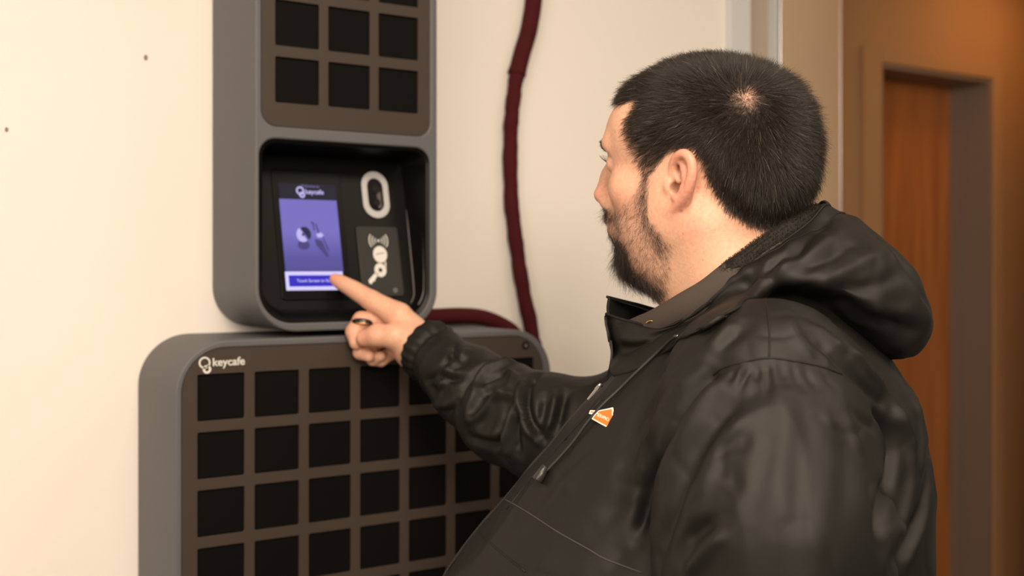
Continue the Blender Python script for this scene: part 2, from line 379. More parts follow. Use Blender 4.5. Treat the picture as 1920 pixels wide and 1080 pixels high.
rd = kplate('card_reader', [rrect(.7950, .8690, -.0480, .0645, .006, 6)], 0, .003, M['card'], up_l, .001)
Zc = .0031
for sgn in (-1, 1):
    for r in (.0072, .0122, .0172):
        a = np.linspace(-.66, .66, 12)
        L = [(.8322+sgn*r*math.cos(t), .0412+r*math.sin(t)) for t in a]+[(.8322+sgn*(r-.0016)*math.cos(t), .0412+(r-.0016)*math.sin(t)) for t in a[::-1]]
        kplate('printed_wave', [L], Zc, .0003, M['white_print'], rd)
kplate('printed_wave', [circle(.8322, .0412, .0020, 12)], Zc, .0003, M['white_print'], rd)
kplate('printed_tag', [circle(.8328, .0190, .0124, 28, .0135)], Zc, .0003, M['white_print'], rd)
kplate('printed_tag', [[(.8250, .0195), (.8400, .0222), (.8400, .0212), (.8250, .0185)]], Zc+.0003, .0002, M['card'], rd)
kplate('printed_key', [circle(.8305, -.0062, .0105, 28, .0112), circle(.8305, -.0062, .0035, 16)], Zc, .0003, M['white_print'], rd)
kplate('printed_key', [[(.8265, -.0135), (.8225, -.0085), (.8075, -.0225), (.8085, -.0275), (.8125, -.0285), (.8160, -.0240), (.8185, -.0240), (.8205, -.0195)]], Zc, .0003, M['white_print'], rd)
kplate('printed_key', [[(.8395, .0075), (.8420, .0070), (.8415, -.0020), (.8395, .0010)]], Zc, .0003, M['white_print'], rd)
kplate('reader_dot', [circle(.8538, -.0388, .0038, 16)], Zc-.0004, .0008, mat('grey_button', (.14, .14, .14), .5), rd, .0003)
kplate('reader_dot', [circle(.8538, -.0388, .0015, 12)], Zc+.0002, .0005, M['card'], rd)

# ------------------------------------------------------------------ maroon sleeved cable on the wall
cab = thing('cable', 'maroon fabric-sleeved cable hanging down the cream wall behind the lockers', 'cable', (0, 0, 0))
def wobble(P, amp, f):
    P = np.array(P); t = np.arange(len(P)); P[:, 0] += amp*np.sin(t*f)+amp*.7*np.sin(t*f*2.3+1); return P
yc = WY-.0165
P = spline([(1.236, yc, 2.30), (1.2300, yc, 2.05), (1.2185, yc, 1.96), (1.2010, yc, 1.905), (1.1880, yc, 1.862)], 60)
tube('upper_sleeve', P, np.r_[np.full(54, .0165), np.linspace(.0165, .0182, 6)], M['maroon'], cab, 16)
P = spline([(1.193, yc, 1.885), (1.1870, yc, 1.855), (1.1790, yc, 1.80), (1.1745, yc, 1.74), (1.1760, yc, 1.63), (1.1870, yc, 1.545), (1.2020, yc, 1.46), (1.2250, yc, 1.365), (1.2330, yc, 1.29), (1.235, yc, .95), (1.23, yc, .3)], 160)
P = wobble(P, .0005, .55)
tube('lower_sleeve', P, .0140+.0006*np.sin(np.arange(160)*.5), M['maroon'], cab, 16)
br = thing('cable', 'maroon sleeved cable arching from behind the touchscreen locker over the wide one', 'cable', (0, 0, 0))
yb = WY-.018
P = spline([(.9185, yb, 1.4085), (.96, yb, 1.4088), (1.02, yb, 1.4105), (1.065, yb, 1.4108), (1.11, yb, 1.4065), (1.152, yb, 1.392), (1.182, yb, 1.372), (1.197, yb-.002, 1.335), (1.200, yb, 1.25), (1.20, yb, .9)], 110)
tube('sleeve', P, .0145, M['maroon'], br, 16)

# ====================================================================== the man
# ---- implicit surfaces: fields on a grid, meshed by surface nets
f32 = np.float32
class Vol:
    def __init__(s, lo, hi, h, far=.06):
        s.h = h; s.lo = np.array(lo, f32); n = np.ceil((np.array(hi)-lo)/h).astype(int)+1
        s.ax = [s.lo[i]+h*np.arange(n[i], dtype=f32) for i in range(3)]; s.F = np.full(n, far, f32)
    def _win(s, lo, hi, pad):
        sl = []
        for i in range(3):
            a = max(0, int((lo[i]-pad-s.lo[i])/s.h)); b = min(s.F.shape[i], int((hi[i]+pad-s.lo[i])/s.h)+2)
            if b-a < 1: return None
            sl.append(slice(a, b))
        return tuple(sl)
    def op(s, fn, lo, hi, k=.01, mode='add', pad=None):
        w = s._win(lo, hi, (2*k+.012) if pad is None else pad)
        if w is None: return s
        X, Y, Z = s.ax[0][w[0]][:, None, None], s.ax[1][w[1]][None, :, None], s.ax[2][w[2]][None, None, :]
        d = fn(X, Y, Z).astype(f32); A = s.F[w]
        if mode == 'add':
            h = np.maximum(k-np.abs(A-d), 0)/k; s.F[w] = np.minimum(A, d)-h*h*k*.25
        else:
            d = -d; h = np.maximum(k-np.abs(A-d), 0)/k; s.F[w] = np.maximum(A, d)+h*h*k*.25
        return s
    def ell(s, c, r, k=.01, R=None, mode='add'):
        c = np.array(c, float); r = np.array(r, float); R = np.eye(3) if R is None else np.array(R, float)   # rows of R: local axes
        ext = np.sqrt(((R*r[:, None])**2).sum(0))
        def fn(X, Y, Z):
            x, y, z = X-c[0], Y-c[1], Z-c[2]; k0 = 0; k1 = 0
            for i in range(3):
                q = (R[i, 0]*x+R[i, 1]*y+R[i, 2]*z)/r[i]; k0 = k0+q*q; k1 = k1+(q/r[i])**2
            k0 = np.sqrt(k0); return k0*(k0-1)/(np.sqrt(k1)+1e-9)
        return s.op(fn, c-ext, c+ext, k, mode)
    def cap(s, a, b, ra, rb=None, k=.01, mode='add'):
        a = np.array(a, float); b = np.array(b, float); rb = ra if rb is None else rb; ab = b-a; L = ab.dot(ab)+1e-12; r = max(ra, rb)
        def fn(X, Y, Z):
            x, y, z = X-a[0], Y-a[1], Z-a[2]
            t = np.clip((x*ab[0]+y*ab[1]+z*ab[2])/L, 0, 1)
            return np.sqrt((x-t*ab[0])**2+(y-t*ab[1])**2+(z-t*ab[2])**2)-(ra+(rb-ra)*t)
        return s.op(fn, np.minimum(a, b)-r, np.maximum(a, b)+r, k, mode)
    def chain(s, P, R, k=.01, mode='add'):
        R = np.broadcast_to(np.asarray(R, float), (len(P),))
        for i in range(len(P)-1): s.cap(P[i], P[i+1], R[i], R[i+1], k, mode)
        return s
    def mesh(s):
        F = s.F; n = np.array(F.shape); ins = F < 0
        C = [(i, j, k) for i in (0, 1) for j in (0, 1) for k in (0, 1)]
        sh = lambda A, c: A[c[0]:n[0]-1+c[0], c[1]:n[1]-1+c[1], c[2]:n[2]-1+c[2]]
        cnt = np.zeros(n-1, np.int8)
        for c in C: cnt += sh(ins, c)
        act = (cnt > 0) & (cnt < 8); idx = np.full(n-1, -1, np.int32); I = np.argwhere(act); idx[act] = np.arange(len(I))
        val = np.stack([F[I[:, 0]+c[0], I[:, 1]+c[1], I[:, 2]+c[2]] for c in C], 1)
        acc = np.zeros((len(I), 3)); m = np.zeros(len(I))
        for a in range(8):
            for b in range(a+1, 8):
                d = np.abs(np.array(C[a])-C[b])
                if d.sum() != 1: continue
                va, vb = val[:, a], val[:, b]; x = (va < 0) != (vb < 0)
                t = np.where(x, va/(va-vb+1e-20), 0)[:, None]
                acc += np.where(x[:, None], np.array(C[a])+t*(np.array(C[b])-C[a]), 0); m += x
        V = s.lo+s.h*(I+acc/m[:, None]); Q = []
        for ax in range(3):
            o = [0, 1, 2]; o.remove(ax); u, v = o
            lo = [slice(1, -1)]*3; lo[ax] = slice(0, -1); hi = list(lo); hi[ax] = slice(1, None)
            A, B = ins[tuple(lo)], ins[tuple(hi)]; E = np.argwhere(A != B); flip = A[tuple(E.T)]
            E[:, u] += 1; E[:, v] += 1
            q = []
            for du, dv in ((-1, -1), (0, -1), (0, 0), (-1, 0)):
                e = E.copy(); e[:, u] += du; e[:, v] += dv; q.append(idx[e[:, 0], e[:, 1], e[:, 2]])
            q = np.stack(q, 1)
            if ax == 1: flip = ~flip
            q[~flip] = q[~flip][:, ::-1]; Q.append(q)
        return V, np.concatenate(Q)

def fast_mesh(name, V, Q, mats, parent=None, smooth=True):
    me = bpy.data.meshes.new(name); nv, nq = len(V), len(Q); Q = np.asarray(Q, np.int32)
    me.vertices.add(nv); me.vertices.foreach_set('co', np.asarray(V, f32).ravel())
    me.loops.add(nq*4); me.loops.foreach_set('vertex_index', Q.ravel())
    me.polygons.add(nq); me.polygons.foreach_set('loop_start', np.arange(0, nq*4, 4, dtype=np.int32))
    me.update(calc_edges=True); me.validate()
    if smooth: me.polygons.foreach_set('use_smooth', np.ones(len(me.polygons), bool))
    for m in (mats if isinstance(mats, (list, tuple)) else [mats]): me.materials.append(m)
    return link(bpy.data.objects.new(name, me), parent)
def vnormals(V, Q):
    V = np.asarray(V, float); a, b, c, d = (V[Q[:, i]] for i in range(4)); fn = np.cross(c-a, d-b); N = np.zeros_like(V)
    for i in range(4): np.add.at(N, Q[:, i], fn)
    return N/(np.linalg.norm(N, axis=1)[:, None]+1e-12)
def relax(V, Q, it=2, lam=.5):
    V = np.array(V, float); n = len(V); i = np.concatenate([Q[:, k] for k in range(4)]*2)
    j = np.concatenate([Q[:, (k+1) % 4] for k in range(4)]+[Q[:, (k-1) % 4] for k in range(4)])
    deg = np.bincount(i, minlength=n)[:, None]
    for _ in range(it):
        S = np.stack([np.bincount(i, weights=V[j, k], minlength=n) for k in range(3)], 1)
        V = V+lam*(S/np.maximum(deg, 1)-V)
    return V
def bvh(V, Q): return BVHTree.FromPolygons([tuple(v) for v in V], [tuple(map(int, q)) for q in Q])
def hit(tree, px, py):
    """where the sight line through a point of the photograph meets a surface (camera axes)"""
    d = Vector(((px-CXP)/FPX, 1, (CYP-py)/FPX)).normalized(); r = tree.ray_cast(Vector((0, 0, 0)), d)
    return (np.array(r[0]), np.array(r[1])) if r[0] is not None else (None, None)
def polydist(V, P):
    """distance from points to a polyline"""
    best = np.full(len(V), 9.)
    for a, b in zip(P[:-1], P[1:]):
        ab = b-a; t = np.clip(((V-a)@ab)/(ab@ab+1e-12), 0, 1); best = np.minimum(best, np.linalg.norm(V-a-t[:, None]*ab, axis=1))
    return best
def vnoise(P, scale, seed=0):
    """smooth value noise in 3D, about -1..1"""
    r = np.random.default_rng(seed); T = r.uniform(-1, 1, (32, 32, 32)).astype(f32)
    q = np.asarray(P)*scale; i = np.floor(q).astype(int); f = q-i; f = f*f*(3-2*f); out = 0
    for dx in (0, 1):
        for dy in (0, 1):
            for dz in (0, 1):
                w = (f[:, 0] if dx else 1-f[:, 0])*(f[:, 1] if dy else 1-f[:, 1])*(f[:, 2] if dz else 1-f[:, 2])
                out = out+w*T[(i[:, 0]+dx) % 32, (i[:, 1]+dy) % 32, (i[:, 2]+dz) % 32]
    return out
def sstep(a, b, x):
    t = np.clip((x-a)/(b-a), 0, 1); return t*t*(3-2*t)

# ---- body axes: l = his left (towards the camera), f = forward, u = up from camera height; all in camera axes
C0 = np.array([.265, 1.325, 0.]); BL = np.array([-.208, -.978, 0.]); BF = np.array([-.978, .208, 0.]); BU = np.array([0, 0, 1.])
def body(l, f, u): return C0+l*BL+f*BF+u*BU
def pxl(px, py, l):
    """point seen at (px, py) lying l to the man's left of his mid plane"""
    d = np.array([(px-CXP)/FPX, 1, (CYP-py)/FPX]); n = BL
    return d*((C0@n+l)/(d@n))

person = thing('person', 'dark-haired bearded man in a black hooded jacket pressing the touchscreen with his right index finger', 'person',
               tuple(c2w(body(0, .02, -CAMZ))))
PL = person.location.copy()
def to_person(V): return c2w(V)-np.array(PL)
def pmesh(name, V, Q, m, parent=None): return fast_mesh(name, to_person(V), Q, m, parent or person)
def ptube(name, P, r, m, parent=None, **k): return tube(name, to_person(np.asarray(P)), r, m, parent or person, **k)

# ---- head (own axes: x his left, y forward, z up; origin between the ear canals)
HYAW, HPIT, HROL = [math.radians(v) for v in (28., 2.5, -6.6)]
def head_axes(y, p, r):
    f = np.array([-np.cos(y), np.sin(y), 0]); l = np.array([-np.sin(y), -np.cos(y), 0]); u = np.array([0, 0, 1.])
    f2 = f*np.cos(p)+u*np.sin(p); u2 = -f*np.sin(p)+u*np.cos(p)
    return np.stack([l*np.cos(r)+u2*np.sin(r), f2, -l*np.sin(r)+u2*np.cos(r)], 0)
HR = head_axes(HYAW, HPIT, HROL); HT = np.array([.2125, 1.335, .1040]); HS = 1.05
def h2c(P): return (np.asarray(P)*HS)@HR+HT
def c2h(P): return ((np.asarray(P)-HT)@HR.T)/HS

H = Vol((-.102, -.175, -.245), (.102, .136, .140), .0015)
H.ell((0, -.016, .049), (.0795, .1090, .081), .02).ell((0, -.056, .008), (.072, .068, .062), .03)
H.ell((0, .040, .042), (.060, .0550, .046), .03).ell((0, .043, -.018), (.057, .050, .062), .03)
H.ell((0, .036, -.070), (.055, .050, .043), .025).ell((0, .071, -.098), (.022, .017, .018), .02)
for sx in (1, -1):
    H.ell((sx*.045, .020, -.046), (.024, .042, .046), .025)          # full cheeks
    H.ell((sx*.046, .058, -.012), (.018, .022, .018), .02)           # cheekbones
    H.ell((sx*.060, .000, -.020), (.016, .030, .040), .02)
# neck and the flesh under the jaw
nb = c2h(body(0, -.045, -.115)); nf = c2h(body(0, -.002, -.10))
H.ell((0, .012, -.098), (.048, .050, .034), .03)
H.cap((0, -.026, -.05), nb, .064, .074, .03).cap((0, .006, -.085), nf, .050, .058, .03)
for sx in (1, -1): H.cap((sx*.048, -.03, -.055), nb+np.array([sx*.03, .02, 0]), .026, .040, .03)
# brow, eye sockets, nose, mouth
H.cap((-.034, .084, .036), (.034, .084, .036), .010, .010, .015)
for sx in (1, -1):
    H.ell((sx*.033, .098, .016), (.017, .017, .013), .014, mode='cut')
    H.ell((sx*.0325, .0775, .0165), (.0150, .0137, .0128), .004)
    H.ell((sx*.0325, .0925, .0150), (.0125, .0060, .0030), .002, mode='cut')
    H.ell((sx*.011, .099, -.0275), (.0085, .010, .0075), .008)
H.chain([(0, .090, .024), (0, .101, .001), (0, .1115, -.0205)], [.0075, .0085, .0098], .012)
for sx in (1, -1): H.ell((sx*.0065, .106, -.0325), (.0035, .0045, .0030), .003, mode='cut')
H.ell((0, .086, -.050), (.026, .014, .022), .02)
H.chain([(-.022, .088, -.0545), (-.008, .0985, -.0500), (0, .0985, -.0515), (.008, .0985, -.0500), (.022, .088, -.0545)], [.0028, .0046, .0042, .0046, .0028], .006)
H.chain([(-.021, .088, -.0560), (0, .0975, -.0625), (.021, .088, -.0560)], [.0028, .0058, .0028], .006)
H.ell((0, .100, -.0565), (.018, .006, .0011), .002, mode='cut')
# ears: e2(b, u, n): b backwards along the ear, u up, n out of it
def ear(sx):
    eb = np.array([sx*.36, -.93, 0]); eu = np.array([0, -.10, .995]); en = np.array([sx*.93, .36, .04]); O = np.array([sx*.0722, -.003, -.004])
    e = lambda b, u, n=0.: O+b*eb+u*eu+n*en
    R = np.stack([eb, eu, en])
    H.ell(e(.0125, .004, .0015), (.0160, .0270, .0042), .006, R)                       # shell
    H.ell(e(.0105, -.001, .0075), (.0100, .0125, .0100), .003, R, 'cut')                # hollow
    H.ell(e(.0075, .0185, .0060), (.0058, .0095, .0078), .003, R, 'cut')                # upper hollow
    rim = [(-.002, .006, .000), (-.0015, .0165, .003), (.0025, .0260, .005), (.0105, .0318, .006), (.0190, .0305, .006), (.0255, .0230, .006), (.0278, .0120, .006), (.0260, .0000, .006), (.0205, -.0110, .005), (.0130, -.0195, .004), (.0060, -.0255, .003)]
    H.chain([e(*q) for q in spline(rim, 24)], spline(np.array([.0030, .0036, .0040, .0042, .0043, .0044, .0046, .0048, .0048, .0046, .0044])[:, None], 24)[:, 0], .003)
    H.ell(e(-.001, -.0265, .002), (.0105, .0085, .0042), .006, R)                       # lobe
    H.chain([e(.0060, .0255, .003), e(.0150, .0170, .0045), e(.0185, .0080, .0050), e(.0175, -.0040, .0050), (e(.0115, -.0130, .0050))], [.0024, .0032, .0034, .0034, .0034], .004)
    H.chain([e(.0010, .0085, .001), e(.0075, .0040, .002), e(.0120, .0035, .0015)], [.0030, .0026, .0016], .003)   # crus
    H.ell(e(-.0035, -.0025, .0050), (.0048, .0070, .0048), .005, R)                     # tragus
    H.ell(e(.0085, -.0145, .0050), (.0045, .0040, .0042), .004, R)                      # antitragus
    H.ell(e(.0025, -.0035, .000), (.0034, .0056, .0100), .002, R, 'cut')                # canal
ear(1); ear(-1)
HV, HQ = H.mesh(); HV = relax(HV, HQ, 1, .4); HN = vnormals(HV, HQ); HC = h2c(HV); HCN = HN@HR
HTREE = bvh(HC, HQ)

# skin colour per vertex: warm patches, scalp under the hair, beard shadow, painted shade in the ear hollows
def in_poly(P, poly):
    x, y = P[:, 0], P[:, 1]; r = np.zeros(len(P), bool); n = len(poly)
    for i in range(n):
        (x1, y1), (x2, y2) = poly[i], poly[i-1]
        c = (y1 > y) != (y2 > y); r ^= c & (x < (x2-x1)*(y-y1)/(y2-y1+1e-12)+x1)
    return r
def poly_soft(P, poly, w=.004):
    """1 inside, 0 outside, soft edge w"""
    P2 = np.asarray(P)[:, :2]; d = polydist(P2, np.array(list(poly)+[poly[0]])); ins = in_poly(P2, poly)
    return sstep(-w, w, np.where(ins, d, -d))

# ---- right hand (index finger on the screen), built where it is seen
A = at
D = Vol(np.array([-.318, 1.66, -.175]), np.array([-.075, 1.90, .012]), .0014)
tipY = 1.778
wr = A(812, 668, 1.735)
idx = [A(748, 592, 1.752), A(694, 562, 1.766), A(660, 541, 1.777), A(628, 523.5, 1.788)]
mid = [A(735, 598, 1.772), A(678, 601, 1.771), A(664, 622, 1.764), A(668, 643, 1.754)]
rng_ = [A(742, 622, 1.782), A(692, 650, 1.774), A(675, 661, 1.767), A(692, 668, 1.757)]
lit = [A(752, 650, 1.790), A(714, 675, 1.780), A(699, 674, 1.773), A(714, 668, 1.764)]
thb = [A(782, 652, 1.730), A(742, 631, 1.724), A(708, 629, 1.729), A(684, 634, 1.738)]
D.chain([wr, A(770, 626, 1.755), idx[0]], [.027, .024, .019], .02).chain([wr, A(778, 650, 1.764), mid[0]], [.025, .022, .016], .02)
D.chain([wr, A(785, 655, 1.772), rng_[0]], [.024, .022, .015], .02).chain([wr, lit[0]], [.024, .014], .02)
D.chain([wr, A(775, 655, 1.742), thb[1]], [.024, .024, .0185], .018)
D.cap(wr, A(850, 700, 1.69), .0275, .032, .02)
D.chain(idx[:1]+spline(idx, 13).tolist(), np.r_[.0185, spline(np.array([.0180, .0138, .0116, .0088])[:, None], 13)[:, 0]], .006)
D.chain(mid, [.0150, .0138, .0128, .0108], .0045).chain(rng_, [.0140, .0118, .0106, .0092], .004).chain(lit, [.0125, .0102, .0094, .0082], .004)
D.chain(thb, [.0205, .0178, .0166, .0132], .006)
D.ell(A(664, 543, 1.7755), (.0112, .0112, .0112), .004).ell(A(697, 563, 1.765), (.0145, .0135, .0135), .006)     # knuckles
DV, DQ = D.mesh(); DV = relax(DV, DQ, 2, .45)

# ---- coarse body under the clothes: trunk, arms, legs, left hand
B = Vol(body(0, 0, 0)+np.array([-.42, -.50, -1.50]), body(0, 0, 0)+np.array([.40, .50, .02]), .009, .1)
B.ell(body(0, -.02, -.26), (.17, .15, .20), .06).ell(body(0, .06, -.42), (.20, .19, .20), .08).ell(body(0, -.01, -.66), (.165, .185, .14), .08)
JR = np.array([.292, 1.48, -.150]); JL = body(.175, -.02, -.125)
B.cap(body(0, -.04, -.14), JL-.03*BU, .055, .045, .04).cap(body(0, -.04, -.15), JR, .05, .040, .03)
EL = body(.245, -.03, -.42); WL = body(.25, .07, -.665); ER = A(1025, 808, 1.545)
B.chain([JL-.03*BU, EL, WL], [.052, .046, .030], .03).chain([JR, A(1165, 835, 1.52), ER, wr], [.042, .042, .042, .028], .02)
HF = [body(l, f, -1.40) for l, f in ((.13, -.04), (-.13, .03))]
for s, ft in zip((1, -1), HF):
    B.chain([body(s*.10, -.01, -.70), body(s*.12, .02, -1.06)*.5+ft*.0+body(s*.12, .02, -1.06)*.5, ft], [.095, .065, .045], .05)
BV, BQ = B.mesh(); BV = relax(BV, BQ, 2)
G = Vol(WL-np.array([.09, .08, .22]), WL+np.array([.08, .08, .05]), .003)
G.cap(WL, WL+np.array([-.012, .0, -.075]), .027, .030, .02)
for k, (dy, ln) in enumerate(((-.030, .062), (-.010, .074), (.011, .078), (.031, .072))):
    a = WL+np.array([-.014, dy, -.088]); b = a+np.array([-.006, dy*.15, -ln*.5]); c = b+np.array([.012, 0, -ln*.42])
    G.chain([a, b, c], [.0105, .0092, .0078], .004)
G.chain([WL+np.array([-.01, .02, -.03]), WL+np.array([-.042, .035, -.065]), WL+np.array([-.052, .030, -.098])], [.016, .0125, .0098], .008)
GV, GQ = G.mesh(); GV = relax(GV, GQ, 1)

# ---- scalp, beard masks (side view of the head: y forward, z up, same on both sides)
SCALP = [(.098, .20), (.100, .094), (.080, .084), (.066, .083), (.044, .085), (.047, .074), (.055, .064), (.0575, .050), (.050, .034), (.042, .020), (.0335, .004), (.026, .002), (.0150, .018), (-.001, .0315),
         (-.026, .0335), (-.037, .018), (-.041, .002), (-.048, -.013), (-.060, -.033), (-.080, -.048), (-.10, -.054), (-.16, -.06), (-.25, 0), (-.25, .2)]
BEARD = [(.0345, .010), (.0265, .008), (.0245, -.026), (.022, -.043), (.010, -.058), (-.001, -.071), (.004, -.089), (.008, -.108), (.018, -.130), (.05, -.14), (.14, -.14),
         (.14, -.030), (.094, -.030), (.084, -.038), (.064, -.031), (.048, -.021), (.037, -.006)]
WH = np.array([.0545, -.074, .0835])
def scalp_w(P):
    q = P[:, 1:]; w = poly_soft(q, SCALP, .0035)
    e = (np.abs(P[:, 0]) > .0795) & (P[:, 1] > -.050) & (P[:, 1] < .014) & (P[:, 2] < .036)
    return np.where(e, 0, w)
def beard_w(P):
    w = poly_soft(P[:, 1:], BEARD, .005)
    lips = sstep(.026, .018, np.abs(P[:, 0]))*sstep(.009, .006, np.abs(P[:, 2]+.0565))*sstep(.078, .084, P[:, 1])
    nose = sstep(-.033, -.036, P[:, 2])
    e = (np.abs(P[:, 0]) > .074) & (P[:, 1] < .026) & (P[:, 2] > -.045)
    return np.where(e, 0, w*(1-lips)*np.where(P[:, 1] > .085, nose, 1))
def beard_dense(P):
    y, z = P[:, 1], P[:, 2]
    chin = sstep(.052, .070, y)*sstep(-.062, -.078, z)
    back = np.exp(-(polydist(P[:, 1:], np.array([(.030, .004), (.031, -.025), (.030, -.044), (.020, -.060), (.016, -.072)]))/.0075)**2)
    under = sstep(-.092, -.104, z)
    edge = np.exp(-(polydist(P[:, 1:], np.array([(.085, -.085), (.060, -.104), (.035, -.118), (.020, -.125)]))/.010)**2)
    mst = sstep(.075, .09, y)*sstep(-.05, -.044, z)
    return np.clip(.20+.75*chin+.55*back+.12*under+.6*edge+.6*mst, 0, 1)
base = np.array([.66, .385, .265]); 
col = np.tile(base, (len(HV), 1)); P = HV
def tint(w, c, a): 
    global col
    col = col*(1-(a*w)[:, None])+np.array(c)*(a*w)[:, None]
tint(sstep(.076, .084, np.abs(P[:, 0])), (.66, .27, .20), .62)                                          # ears run redder
tint(np.exp(-(np.linalg.norm(P-np.array([0, .115, -.018]), axis=1)/.016)**2), (.66, .26, .20), .6)     # nose tip
tint(np.exp(-(np.linalg.norm((P-np.array([.055, .062, -.02]))*[.6, 1, 1], axis=1)/.022)**2), (.68, .30, .22), .4)
tint(sstep(.0, .6, vnoise(P, 38, 3))*.5+.3*sstep(.1, .7, vnoise(P, 90, 4)), (.64, .30, .21), .45)
tint(sstep(-.045, -.075, P[:, 2])*sstep(.06, .0, P[:, 1]), (.70, .43, .29), .35)                       # paler neck
lipm = sstep(.024, .018, np.abs(P[:, 0]))*sstep(.0085, .006, np.abs(P[:, 2]+.0565))*sstep(.084, .089, P[:, 1])
tint(lipm, (.48, .18, .15), .8)
cz = np.stack([np.abs(P[:, 0]), P[:, 1], P[:, 2]], 1)
tint(np.exp(-(np.linalg.norm(cz-np.array([.0745, -.0055, -.0075]), axis=1)/.0045)**2), (.14, .04, .03), .9)  # shade of the ear canal painted dark into the skin
tint(np.exp(-(np.linalg.norm((cz-np.array([.0735, -.010, .0165]))*[.4, 1, .6], axis=1)/.0055)**2), (.42, .14, .10), .7)  # upper ear hollow painted darker and redder, standing in for its shade
tint(beard_w(P)*(.25+.5*beard_dense(P)), (.20, .125, .10), .55)
thin = sstep(.010, .026, P[:, 1])*sstep(.062, .045, P[:, 2])*sstep(.05, .06, np.abs(P[:, 0]))*(.35+.65*sstep(.016, .004, polydist(P[:, 1:], np.array(SCALP[5:12]))))
sw = scalp_w(P)*(1-.68*thin); dW = np.linalg.norm(P-WH, axis=1)
tint(sw*(1-.62*np.exp(-(dW/.012)**2)), (.030, .022, .018), .93)
for (px, py, r, c) in ((1277, 396, .0016, (.30, .10, .07)), (1280, 438, .0010, (.42, .18, .12)), (1319, 473, .0009, (.45, .15, .12)), (1309, 353, .0022, (.66, .22, .18)), (1153, 247, .0010, (.2, .09, .06)), (1300, 415, .0010, (.45, .2, .13)), (1340, 431, .0009, (.45, .22, .15)), (1318, 487, .0009, (.42, .2, .14))):
    h, _ = hit(HTREE, px, py)
    if h is not None: tint(np.exp(-(np.linalg.norm(HC-h, axis=1)/r)**2), c, .8)
dcol = np.tile(base*np.array([1.0, 1.0, 1.0]), (len(DV), 1)); k1 = sstep(0, .6, vnoise(DV, 45, 9))[:, None]*.35
dcol = dcol*(1-k1)+np.array([.66, .30, .21])*k1
for J in (idx[3], idx[1], mid[1], thb[2], thb[3], rng_[1]):
    w = np.exp(-(np.linalg.norm(DV-J, axis=1)/.017)**2)[:, None]*.45; dcol = dcol*(1-w)+np.array([.68, .29, .21])*w
def skin():
    m = mat('skin', (.62, .36, .25), .47, spec=.42); nt = m.node_tree; b = nt.nodes['Principled BSDF']; Lk = nt.links.new
    at_ = nt.nodes.new('ShaderNodeAttribute'); at_.attribute_name = 'tone'
    tc = nt.nodes.new('ShaderNodeTexCoord'); n = nt.nodes.new('ShaderNodeTexNoise'); n.inputs['Scale'].default_value = 260; n.inputs['Detail'].default_value = 4
    Lk(tc.outputs['Object'], n.inputs['Vector'])
    r = nt.nodes.new('ShaderNodeMapRange'); r.inputs[1].default_value = .3; r.inputs[2].default_value = .7; r.inputs[3].default_value = .90; r.inputs[4].default_value = 1.08; Lk(n.outputs[0], r.inputs[0])
    v = nt.nodes.new('ShaderNodeVectorMath'); v.operation = 'SCALE'; Lk(at_.outputs['Color'], v.inputs[0]); Lk(r.outputs[0], v.inputs['Scale']); Lk(v.outputs[0], b.inputs['Base Color'])
    b.inputs['Subsurface Weight'].default_value = .35; b.inputs['Subsurface Radius'].default_value = (1, .35, .18); b.inputs['Subsurface Scale'].default_value = .006
    n2 = nt.nodes.new('ShaderNodeTexNoise'); n2.inputs['Scale'].default_value = 700; n2.inputs['Detail'].default_value = 3; Lk(tc.outputs['Object'], n2.inputs['Vector'])
    bp = nt.nodes.new('ShaderNodeBump'); bp.inputs['Strength'].default_value = .35; bp.inputs['Distance'].default_value = .0006; Lk(n2.outputs[0], bp.inputs['Height']); Lk(bp.outputs[0], b.inputs['Normal'])
    return m
M['skin'] = skin()
AV = np.concatenate([HC, DV, BV, GV]); off = np.cumsum([0, len(HC), len(DV), len(BV)])
AQ = np.concatenate([HQ, DQ+off[1], BQ+off[2], GQ+off[3]])
body_o = pmesh('body', AV, AQ, M['skin'])
ca = body_o.data.color_attributes.new('tone', 'FLOAT_COLOR', 'POINT')
cc = np.concatenate([col, dcol, np.tile(base, (len(BV)+len(GV), 1))]); ca.data.foreach_set('color', np.c_[cc, np.ones(len(cc))].astype(f32).ravel())

# eyes
def eyemat():
    m = mat('eye', (.75, .72, .68), .12); nt = m.node_tree; b = nt.nodes['Principled BSDF']; Lk = nt.links.new
    tc = nt.nodes.new('ShaderNodeTexCoord'); g = nt.nodes.new('ShaderNodeVectorMath'); g.operation = 'DISTANCE'
    f = BF*.0+HR[1]; w = c2w(HT+f)-c2w(HT); g.inputs[1].default_value = tuple(w*.0122)
    Lk(tc.outputs['Object'], g.inputs[0]); cr = nt.nodes.new('ShaderNodeValToRGB'); cr.color_ramp.interpolation = 'EASE'
    mr = nt.nodes.new('ShaderNodeMapRange'); mr.inputs[2].default_value = .01; Lk(g.outputs['Value'], mr.inputs[0]); Lk(mr.outputs[0], cr.inputs[0])
    e = cr.color_ramp.elements; e[0].position = .22; e[0].color = (.004, .003, .003, 1); e[1].position = .62; e[1].color = (.7, .66, .62, 1)
    e2 = cr.color_ramp.elements.new(.26); e2.color = (.10, .05, .02, 1); e3 = cr.color_ramp.elements.new(.56); e3.color = (.06, .03, .015, 1)
    Lk(cr.outputs[0], b.inputs['Base Color']); return m
M['eye'] = eyemat()
for sx in (1, -1):
    bm = bmesh.new(); bmesh.ops.create_uvsphere(bm, u_segments=24, v_segments=16, radius=.0124*HS)
    e = bm_obj('eye', bm, M['eye'], person, True); e.location = to_person(h2c(np.array([[sx*.0325, .0772, .0165]])))[0]

